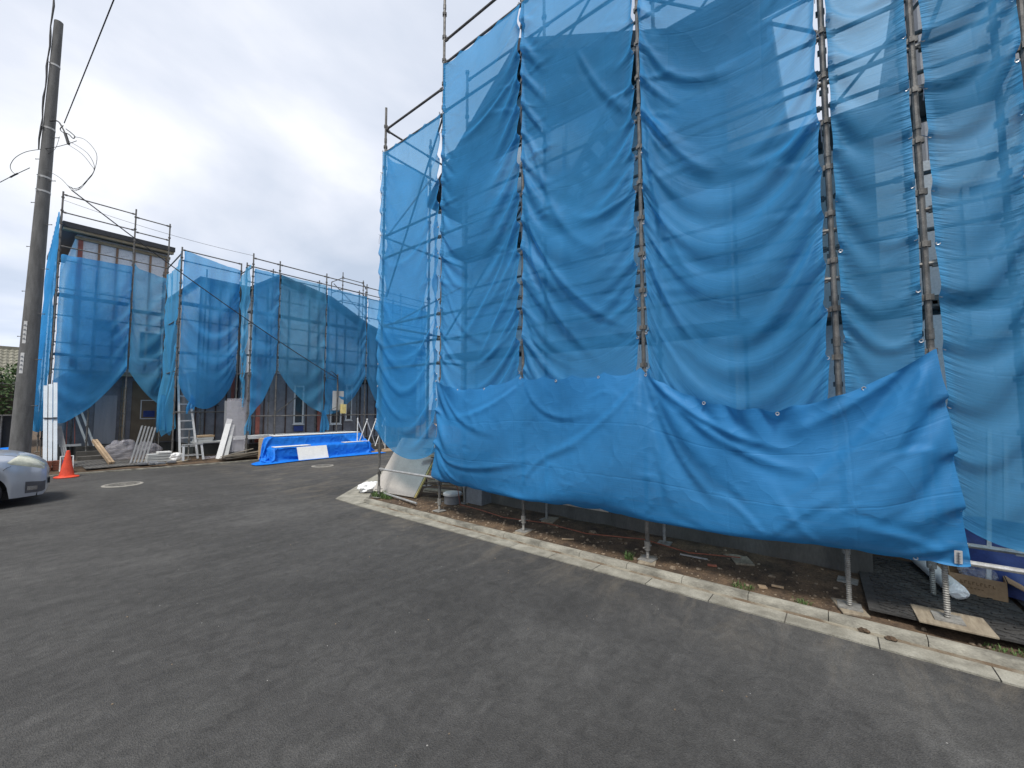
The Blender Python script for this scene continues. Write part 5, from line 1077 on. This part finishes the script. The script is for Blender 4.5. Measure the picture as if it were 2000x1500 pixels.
# stack under a bright blue tarpaulin (draped by the solver over the stepped pile)
def stack_h(x, y):
    h = np.zeros_like(x) + 0.015
    up = (x > 5.65) & (x < 9.35) & (y > 15.36) & (y < 16.05); lo = (x > 5.72) & (x < 9.42) & (y > 14.92) & (y <= 15.36)
    return np.where(up, .80 - .0 * x, np.where(lo, .46, h))
LS = thing('lumber_stack', 'stepped lumber stack hidden under the bright blue tarpaulin', 'lumber', (7.5, 15.5, 0))
mb = MB(); mb.bb((5.7, 15.4, .02), (9.3, 16.0, .77)); mb.build('upper_tier', M['wood'], LS)
mb = MB(); mb.bb((5.77, 14.97, .02), (9.37, 15.395, .43)); mb.build('lower_tier', M['wood'], LS)
nu, nv = 90, 44; U, T = np.meshgrid(np.linspace(0, 1, nu + 1), np.linspace(0, 1, nv + 1), indexing='ij')
X = np.zeros((3, nu + 1, nv + 1)); X[0] = 5.15 + 4.75 * U; X[1] = 16.35 - 2.1 * T; X[2] = 1.0
Ru = np.full((nu, nv + 1), 4.75 / nu * 1.0); Rv = np.full((nu + 1, nv), 2.1 / nv * 1.02)
rng = np.random.RandomState(5); X[2] += .03 * rng.rand(nu + 1, nv + 1)
def tcoll(Y):
    h = stack_h(Y[0], Y[1]) + .012; pen = Y[2] < h; 
    # inside a tier: slide out through the nearest front face when well below its top
    deep = pen & (h - Y[2] > .1); Y[2] = np.where(pen & ~deep, h, Y[2])
    f1 = deep & (Y[1] > 15.1); 
    Y[1] = np.where(deep & (Y[1] <= 15.2), 14.915, np.where(deep & (Y[1] < 15.7) & (Y[2] >= .44), 15.355, Y[1])); Y[0] = np.where(deep & (Y[0] < 5.95), 5.64, np.where(deep & (Y[0] > 9.1), 9.43, Y[0]))
    h2 = stack_h(Y[0], Y[1]) + .012; Y[2] = np.where(Y[2] < h2, np.minimum(h2, Y[2] + .05), Y[2])
    grd = Y[2] < h2 + .004
    Y[0] = np.where(grd, (Y[0]), Y[0])
w = np.ones((nu + 1, nv + 1))
X = solve(X, w, Ru, Rv, 130, 5, np.zeros((3, nu + 1, nv + 1), np.float32), 5, tcoll, kb=.08, damp=.9, g=.004)
X[2] = np.maximum(X[2], stack_h(X[0], X[1]) * 0 + .008)
TP = make_sheet('blue_tarpaulin', X, U * 4.75, T * 2.1, U * 0, M['tarp'], 1); tag(TP, 'bright blue tarpaulin draped over the stepped lumber stack at the roadside', 'tarpaulin')
for a, b, lb in (((6.0, 15.42, .835), (8.0, 15.9, .862), 'long thin white board lying on the top left of the blue tarpaulin'), ((8.05, 15.42, .835), (9.25, 15.95, .865), 'white board lying on the top right of the blue tarpaulin'),
                 ((5.85, 14.95, .485), (7.05, 15.3, .503), 'white board weighing down the lower step of the tarpaulin at its left end'), ((8.4, 15.0, .485), (9.45, 15.32, .503), 'white board weighing down the lower step of the tarpaulin at its right end')):
    mb = MB(); mb.bb(a, b); mb.build('board', M['white'], bevel=.003, label=lb, cat='board')
mb = MB(); mb.beam((7.02, 14.55, .27), (7.05, 14.55, .27), .01, .01)
mb = MB(); mb.box((7.02, 14.72, .245), (1.06, .022, .48), 0.0, -.42); mb.build('siding_board', M['white'], label='white lapped siding board propped against the front of the blue tarpaulin', cat='board')

# temporary meter post, folding gate
TM = thing('meter_post', 'slim steel post with grey meter boards and wires above the tarpaulin stack', 'meter post', (8.62, 16.12, .1))
mb = MB(); mb.tube((8.62, 16.12, .1), (8.62, 16.12, 3.25), .024, 8); mb.build('post', M['steel'], TM)
mb = MB(); mb.bb((8.45, 16.15, 1.75), (8.92, 16.18, 2.55)); mb.build('board', M['siding'], TM)
mb = MB(); mb.bb((8.78, 16.03, 1.62), (8.98, 16.15, 2.0)); mb.build('meter_box', M['yellow'], TM)
mb = MB()
for k in range(3): mb.path([(8.62, 16.1, 3.1 + .03 * k), (8.45 - .06 * k, 16.08, 3.25 + .05 * k), (8.25 - .05 * k, 16.08, 3.15 + .04 * k), (8.15, 16.08, 3.05), (8.62, 16.1, 3.0)], .008, 5)
mb.path([(8.62, 16.09, 3.0), (8.66, 16.08, 2.4), (8.6, 16.08, 1.9), (8.3, 16.08, 1.75), (8.3, 16.1, 1.4)], .01, 5); mb.build('wire', M['cable'], TM)
FG = thing('folding_gate', 'white folding lattice gate at the end of the street left of the big scaffold', 'gate', (10.3, 15.2, 0))
for k in range(3):
    x = 9.05 + k * .38; z = .25
    for a, b, dy in (((x, z), (x + .45, z + 1.15), 0), ((x + .45, z), (x, z + 1.15), .03)):
        mb = MB(); mb.beam((a[0], 15.25 + dy - .05 * k, a[1]), (b[0], 15.25 + dy - .05 * k, b[1]), .015, .045, up=(0, 1, 0)); mb.build('lattice_bar', M['white'], FG)
for x in (9.02, 10.32): mb = MB(); mb.tube((x, 15.2, .02), (x, 15.2, 1.45), .02, 8); mb.build('post', M['white'], FG)
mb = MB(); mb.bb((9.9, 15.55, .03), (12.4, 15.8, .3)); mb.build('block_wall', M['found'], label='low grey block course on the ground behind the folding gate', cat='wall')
for k in range(4): mb = MB(); mb.box((10.0 + .12 * k, 14.9 + .1 * k, .02 + .022 * k), (1.6, .12, .02), .1 * k - .1); mb.build('timber', M['wood'], label='loose timber lath lying on the road by the folding gate', cat='timber', group='loose laths by the folding gate')

# ------------------------------------------------------------------ at the foot of the big scaffold
BOARD = thing('plasterboard', 'large grey plasterboard leaning at the left foot of the big scaffold', 'board', (5.2, 7.1, .1))
a0, b0 = Vector((4.90, 7.62, .11)), Vector((5.02, 6.42, .11)); ta, tb_ = Vector((5.52, 7.50, 1.18)), Vector((5.64, 6.30, 1.18)); off = Vector((.012, 0, -.006))
mb = MB(); mb.prism([a0, b0, tb_, ta], off); mb.build('face', M['plaster'], BOARD)
e = Vector((.035, 0, -.014)); mb = MB(); mb.prism([a0 + off * 1.3 + Vector((0, -.01, .0)), b0 + off * 1.3 + Vector((0, -.018, 0)), tb_ + off * 1.3 + Vector((0, -.018, -.02)), ta + off * 1.3 + Vector((0, -.01, -.02))], e); mb.build('insulation', M['yellow'], BOARD)
rr = random.Random(21)
for k in range(26):
    mb = MB(); y = 5.75 + rr.uniform(-.1, .35); x = 5.75 + rr.uniform(-.25, .1); z = .13 + .038 * k
    mb.beam((x - rr.uniform(.15, .3), y + rr.uniform(.35, .7), z), (x + rr.uniform(-.1, .1), y - rr.uniform(.0, .25), z + rr.uniform(-.02, .04)), rr.uniform(.06, .13), .026)
    mb.build('scrap_board', M['greywood' if k % 4 else 'wood'], label='weathered scrap board in the stacked pile behind the leaning plasterboard', cat='board', group='scrap boards piled behind the plasterboard')
mb = MB(); mb.bb((5.36, 4.95, .1), (5.66, 5.42, 1.02)); SW = mb.build('meter_cabinet', M['basin'], bevel=.006, label='grey upright cabinet at the house foundation beside the scrap board pile', cat='cabinet')
mb = MB(); mb.bb((5.32, 4.92, 1.024), (5.68, 5.46, 1.07)); mb.build('lid', M['siding'], SW, bevel=.004)
DB = thing('drain_basin', 'round grey plastic drain basin with lid in the soil by the second post', 'drain basin', (5.22, 5.55, .1))
mb = MB(); mb.lathe([(.15, .06), (.15, .2), (.155, .21)], (5.22, 5.55, .03), 24); mb.build('body', M['basin'], DB)
mb = MB(); mb.lathe([(.172, .242), (.172, .275), (.16, .285), (.1, .287)], (5.22, 5.55, .0), 24); mb.build('lid', M['siding'], DB)
mb = MB(); mb.tube((4.86, 7.15, .12), (4.72, 5.95, .115), .021, 10); mb.build('loose_pipe', M['bright'], label='loose steel pipe lying along the kerb under the leaning plasterboard', cat='pipe')
mb = MB(); mb.path([(4.97, 5.25, .62), (5.02, 5.2, .4), (4.98, 5.1, .17), (5.05, 4.7, .13), (4.95, 4.1, .125), (5.1, 3.4, .125), (5.02, 2.7, .125), (5.25, 2.0, .13), (5.1, 1.4, .13), (5.3, .9, .13)], .007, 6); mb.build('extension_cord', M['hose'], label='thin rust-coloured cord snaking over the soil behind the kerb', cat='cord')
mb = MB(); mb.tube((4.66, 3.35, .575), (4.66, 2.2, .575), .021, 8); mb.build('loose_pipe', M['bright'], label='bright pipe showing along the lower hem of the closed blue strip', cat='pipe')
# wooden pads under jacks
rr = random.Random(5)
for (x, y), lb in zip(((FX, 3.56), (FX, 1.76), (FX, -.04), (IX, .9), (5.33, 3.49)), ('pale wooden pad under the jack left of the strip middle', 'reddish wooden pad under the jack near the brick chip', 'broken pale pad under the threaded jack left of the black mat', 'grey steel pad half buried under the strip', 'wooden pad under the inner jack by the foundation')):
    mb = MB(); mb.box((x, y, lot_z(x, y) + .004), (.3, .19, .022), rr.uniform(-.5, .5)); mb.build('jack_pad', M['plywood'], bevel=.005, label=lb, cat='pad', group='pads under the scaffold jacks')
mb = MB(); mb.box((FX + .01, -.66, lot_z(FX, -.66) + .088), (.34, .42, .018), .05); mb.build('jack_pad', M['plywood'], bevel=.004, label='large square plywood pad under the threaded jack on the black mat', cat='pad', group='pads under the scaffold jacks')
# black mats with raised chevrons
def bmat(x0, y0, x1, y1, lb, rz=0):
    t = MB(); z = .128; t.box(((x0 + x1) / 2, (y0 + y1) / 2, z), (x1 - x0, y1 - y0, .018), rz); r_ = random.Random(2)
    cx, cy = (x0 + x1) / 2, (y0 + y1) / 2; nx = int((x1 - x0) / .075); ny = int((y1 - y0) / .12)
    for i in range(nx):
        for j in range(ny):
            lx = x0 - cx + .04 + i * .075; ly = y0 - cy + .06 + j * .12 + (.055 if i % 2 and j < ny - 1 else 0); s = 1 if (i // 2) % 2 else -1
            p = Vector((lx, ly, 0)); p.rotate(Matrix.Rotation(rz, 3, 'Z')); t.box((cx + p.x, cy + p.y, z + .013), (.02, .095, .013), rz + .45 * s)
    t.build('ground_mat', M['mat'], label=lb, cat='mat')
bmat(4.66, -1.16, 6.3, -.14, 'black ribbed rubber mat under the threaded jack at right', .03)
bmat(4.62, -2.32, 6.3, -1.2, 'second black ribbed mat at the right edge of the photo', .02)
# cardboard box and white roll
BOXT = thing('cardboard_box', 'open cardboard box holding crumpled plastic on the black mat', 'box', (5.65, -.98, .14))
bx = Matrix.Translation((5.72, -.97, .14)) @ Matrix.Rotation(-.12, 4, 'Z')
mb = MB(); hw, hd, hh, th = .19, .17, .165, .006
for c, s in (((0, -hd, hh / 2), (2 * hw, th, hh)), ((0, hd, hh / 2), (2 * hw, th, hh)), ((-hw, 0, hh / 2), (th, 2 * hd - th * 1.2, hh)), ((hw, 0, hh / 2), (th, 2 * hd - th * 1.2, hh)), ((0, 0, .004), (2 * hw - .02, 2 * hd - .02, th))):
    p = bx @ Vector(c); mb.box(p, (s[1], s[0], s[2]) if False else s, -.12)
mb.build('body', M['card'], BOXT)
mb = MB(); p = bx @ Vector((0, -hd - .07, hh - .03)); mb.box(p, (2 * hw, .14, th), -.12, .5); mb.build('flap', M['card'], BOXT); mb = MB(); p = bx @ Vector((0, hd + .06, hh - .045)); mb.box(p, (2 * hw, .14, th), -.12, -.8); mb.build('flap', M['card'], BOXT)
mb = MB()
def mark(y, z, w, h): p = bx @ Vector((-hw - th * .5 - .0012, y, z)); mb.box(p, (.002, w, h), -.12)
for k in range(9): mark(.10 - .024 * k, .105, .004, .026); mark(.094 - .024 * k, .105 + (.011 if k % 2 else -.011), .014, .005)
for k in range(5): mark(.06 - .022 * k, .06, .012, .006)
mb.build('lettering', M['cardprint'], BOXT)
bag('plastic_sheet', 'crumpled plastic stuffed in the open cardboard box', (5.72, -.97, .30), .12, (1.2, 1.0, .5), 'bag', .5, 4)
RO = thing('paper_roll', 'white cylindrical roll lying slanted beside the cardboard box', 'roll', (5.6, -.72, .14))
mb = MB(); mb.tube((5.30, -.79, .215), (6.35, -.62, .215), .065, 18); mb.build('roll', M['white'], RO)
mb = MB(); mb.blob((5.30, -.79, .215), .062, (.35, 1, 1), .35, 4, 14, 10); mb.build('crumpled_end', M['whitebag'], RO)
# dark blue tarpaulin inside the scaffold at the right
mb = MB(); nx_, ny_ = 16, 12
for i in range(nx_ + 1):
    for j in range(ny_ + 1):
        y = -.9 - 2.2 * i / nx_; z = .14 + .62 * j / ny_; x = 5.95 - .3 * (1 - j / ny_) ** 1.5 + .06 * math.sin(i * 1.3 + j * .5) + .04 * noise.noise(Vector((i * .6, j * .6, 0))); mb.v.append((x, y, z))
for i in range(nx_):
    for j in range(ny_): mb.f.append((i * (ny_ + 1) + j, (i + 1) * (ny_ + 1) + j, (i + 1) * (ny_ + 1) + j + 1, i * (ny_ + 1) + j + 1)); mb.m.append(0)
o = mb.build('dark_tarpaulin', M['reel'], label='dark blue tarpaulin bundled low inside the scaffold at the right edge', cat='tarpaulin', smooth=80)
# boards leaning inside
mb = MB(); mb.beam((5.75, -1.05, .2), (6.4, -1.25, 1.6), .09, .03, up=(0, 1, 0)); mb.beam((5.85, -1.18, .2), (6.42, -1.36, 1.5), .06, .03, up=(0, 1, 0)); mb.build('leaning_board', M['white'], label='pale boards leaning behind the dull blue sheet at the right edge', cat='boards')

# stones, chips, weeds
mb = MB(); rr = random.Random(12)
for k in range(650):
    y = rr.uniform(-3, 7.0); x = 4.6 + abs(rr.gauss(0, .38)); 
    if x > 5.6 or (y < -.1 and x > 4.68): continue
    s = abs(rr.gauss(0, .006)) + .004; c = (x, y, lot_z(x, y) + s * .3); mb.blob(c, s * 1.6, (1, rr.uniform(.6, 1.2), rr.uniform(.4, .8)), .4, 2, 6, 4)
mb.build('gravel', M['gravel'], loc=(5, 2, .1), kind='stuff', label='small pale stones and chips scattered over the soil strip', cat='gravel')
mb = MB()
for k in range(60):
    x = rr.uniform(-1.5, 4.0); y = rr.uniform(.5, 7.5); s = rr.uniform(.003, .007); mb.blob((x, y, s * .4), s, (1, 1, .6), .4, 2, 6, 4)
mb.build('grit', M['gravel'], loc=(2, 4, 0), kind='stuff', label='tiny pale grit specks on the asphalt', cat='gravel')
for x, y, sx_, sy_, rz, mt, lb in ((4.95, 1.12, .03, .09, .3, 'brick', 'small brick chip on the soil behind the kerb'), (4.74, .62, .06, .07, .4, 'wood', 'square wood offcut lying near the kerb'), (4.8, .5, .02, .1, .1, 'wood', 'thin wood sliver beside the square offcut'), (4.78, 2.85, .02, .16, .6, 'wood', 'wood sliver on the soil left of the middle jack'), (5.1, 1.35, .012, .3, .05, 'bright', 'thin pale rod lying on the soil behind the jack')):
    mb = MB(); mb.box((x, y, lot_z(x, y) + .014), (sx_, sy_, .016), rz); mb.build('offcut', M[mt], label=lb, cat='offcut')
for x, y, s, lb in ((4.45, -.12, .024, 'dark clod of earth in the gutter left of the joint'), (4.43, -.28, .022, 'dark clod of earth in the gutter right of the joint'), (5.2, 2.7, .035, 'pale rounded stone on the soil by the foundation')):
    mb = MB(); mb.blob((x, y, (.012 if x < 4.5 else lot_z(x, y)) + s * .3), s, (1.3, 1.6, .6), .5, 3, 10, 7); mb.build('stone', M['gravel' if 'pale' in lb else 'soil'], label=lb, cat='stone')
mb = MB(); rr = random.Random(4)
def tuft(cx, cy, r, n, h):
    for k in range(n):
        a = rr.uniform(0, 6.28); q = r * math.sqrt(rr.random()); x, y = cx + q * math.cos(a), cy + q * 1.6 * math.sin(a); z = lot_z(x, y) - .01 if x > 4.5 else .09
        hh = h * rr.uniform(.5, 1.1); b = rr.uniform(0, 6.28); ln = hh * rr.uniform(.3, .9); wv = Vector((math.cos(b + 1.57), math.sin(b + 1.57), 0)) * rr.uniform(.002, .0045); d = Vector((math.cos(b), math.sin(b), 0)); p = Vector((x, y, z))
        m1 = p + d * ln * .35 + Vector((0, 0, hh * .7)); m2 = p + d * ln + Vector((0, 0, hh)); mb.add([p - wv, p + wv, m1 + wv * .8, m1 - wv * .8, m2], [(0, 1, 2, 3), (3, 2, 4)])
tuft(4.78, 7.2, .12, 420, .11); tuft(4.80, 6.95, .09, 200, .08); tuft(4.66, 1.95, .035, 70, .10); tuft(4.64, .78, .06, 110, .05); tuft(4.62, .3, .04, 60, .05)
for k in range(4): tuft(4.62 + rr.uniform(0, .04), -.85 - .1 * k, .04, 30, .045)
tuft(4.60, -1.12, .05, 90, .07)
mb.build('grass', M['grass'], loc=(4.7, 3, .1), kind='stuff', smooth=0, label='sparse green weeds growing along the kerb', cat='grass')
for x, y in ((4.62, 1.0),): pass

# ------------------------------------------------------------------ far left: hedge, fence, tiled house
HG = thing('hedge', 'dense dark green hedge behind the utility pole at the left edge', 'hedge', (-.9, 20, 0))
mb = MB(); rr = random.Random(8)
for k in range(9000):
    x = rr.uniform(-4.5, .5); y = 19.4 + rr.random() ** 1.5 * 2.4; top = 3.15 + .35 * noise.noise(Vector((x * 1.3, y * 1.3, 0))) + .2 * noise.noise(Vector((x * 4, y * 4, 2)))
    z = .5 + (top - .5) * rr.random() ** .7; p = Vector((x, y + .25 * noise.noise(Vector((x * 2, z * 2, 5))), z)); s = rr.uniform(.035, .08)
    d = Vector((rr.gauss(0, 1), rr.gauss(0, 1), rr.gauss(0, .7))).normalized(); q = d.cross(Vector((rr.gauss(0, 1), rr.gauss(0, 1), rr.gauss(0, 1)))).normalized()
    mb.add([p - d * s, p + q * s * .45, p + d * s, p - q * s * .45], [(0, 1, 2, 3)])
mb.build('foliage', M['leaf'], HG, smooth=0)
mb = MB()
for k in range(10): x = -4.3 + k * .5; mb.path([(x, 20.4, 0), (x + .1, 20.4, 1.2), (x - .05, 20.5, 2.6)], [.04, .03, .012], 6)
mb.bb((-4.5, 20.6, 0), (.4, 20.9, 2.6)); mb.build('stem', M['stem'], HG)
FE = thing('net_fence', 'dark net fence with a single rail in front of the hedge', 'fence', (-1, 19.1, 0))
mb = MB(); mb.bb((-5, 19.1, .1), (.55, 19.11, 1.6)); mb.build('net', M['black'], FE)
mb = MB(); mb.tube((-5, 19.07, 1.62), (.6, 19.07, 1.62), .02, 8); mb.build('rail', M['steel'], FE)
for x in (-4, -2, 0): mb = MB(); mb.tube((x, 19.07, .05), (x, 19.07, 1.64), .022, 8); mb.build('post', M['steel'], FE)
mb = MB()
for i in range(13):
    for j in range(7): x = -2.4 + 2.7 * i / 12; mb.v.append((x, 17.9 + .75 * j / 6, .1 + .62 * math.sin(math.pi * (.15 + .75 * j / 6)) + .04 * noise.noise(Vector((i * .9, j * .9, 1)))))
for i in range(12):
    for j in range(6): mb.f.append((i * 7 + j, (i + 1) * 7 + j, (i + 1) * 7 + j + 1, i * 7 + j + 1)); mb.m.append(0)
mb.build('blue_tarpaulin', M['tarp'], label='strip of blue tarpaulin showing between the car and the utility pole', cat='tarpaulin', smooth=60)
HT = thing('house', 'old house with a grey-green tiled roof behind the hedge at the left edge', 'house', (-2, 30, 0))
mb = MB(); mb.bb((-7, 28.6, 0), (.6, 34, 3.1)); mb.build('wall', M['housewall'], HT)
mb = MB(); nC = 48
for r_ in range(10):
    y0, y1 = 27.9 + r_ * .36, 27.9 + (r_ + 1) * .36; z0, z1 = 3.0 + r_ * .17, 3.0 + (r_ + 1) * .17
    for c in range(nC):
        x0 = -7.4 + c * .17; mb.prism([(x0, y0, z0), (x0 + .085, y0, z0 + .05), (x0 + .17, y0, z0), (x0 + .17, y0, z0 + .03), (x0 + .085, y0, z0 + .08), (x0, y0, z0 + .03)], (0, y1 - y0 + .03, z1 - z0 - .02))
mb.bb((-7.4, 31.4, 4.65), (.8, 31.8, 4.85)); mb.build('roof', M['tile'], HT)
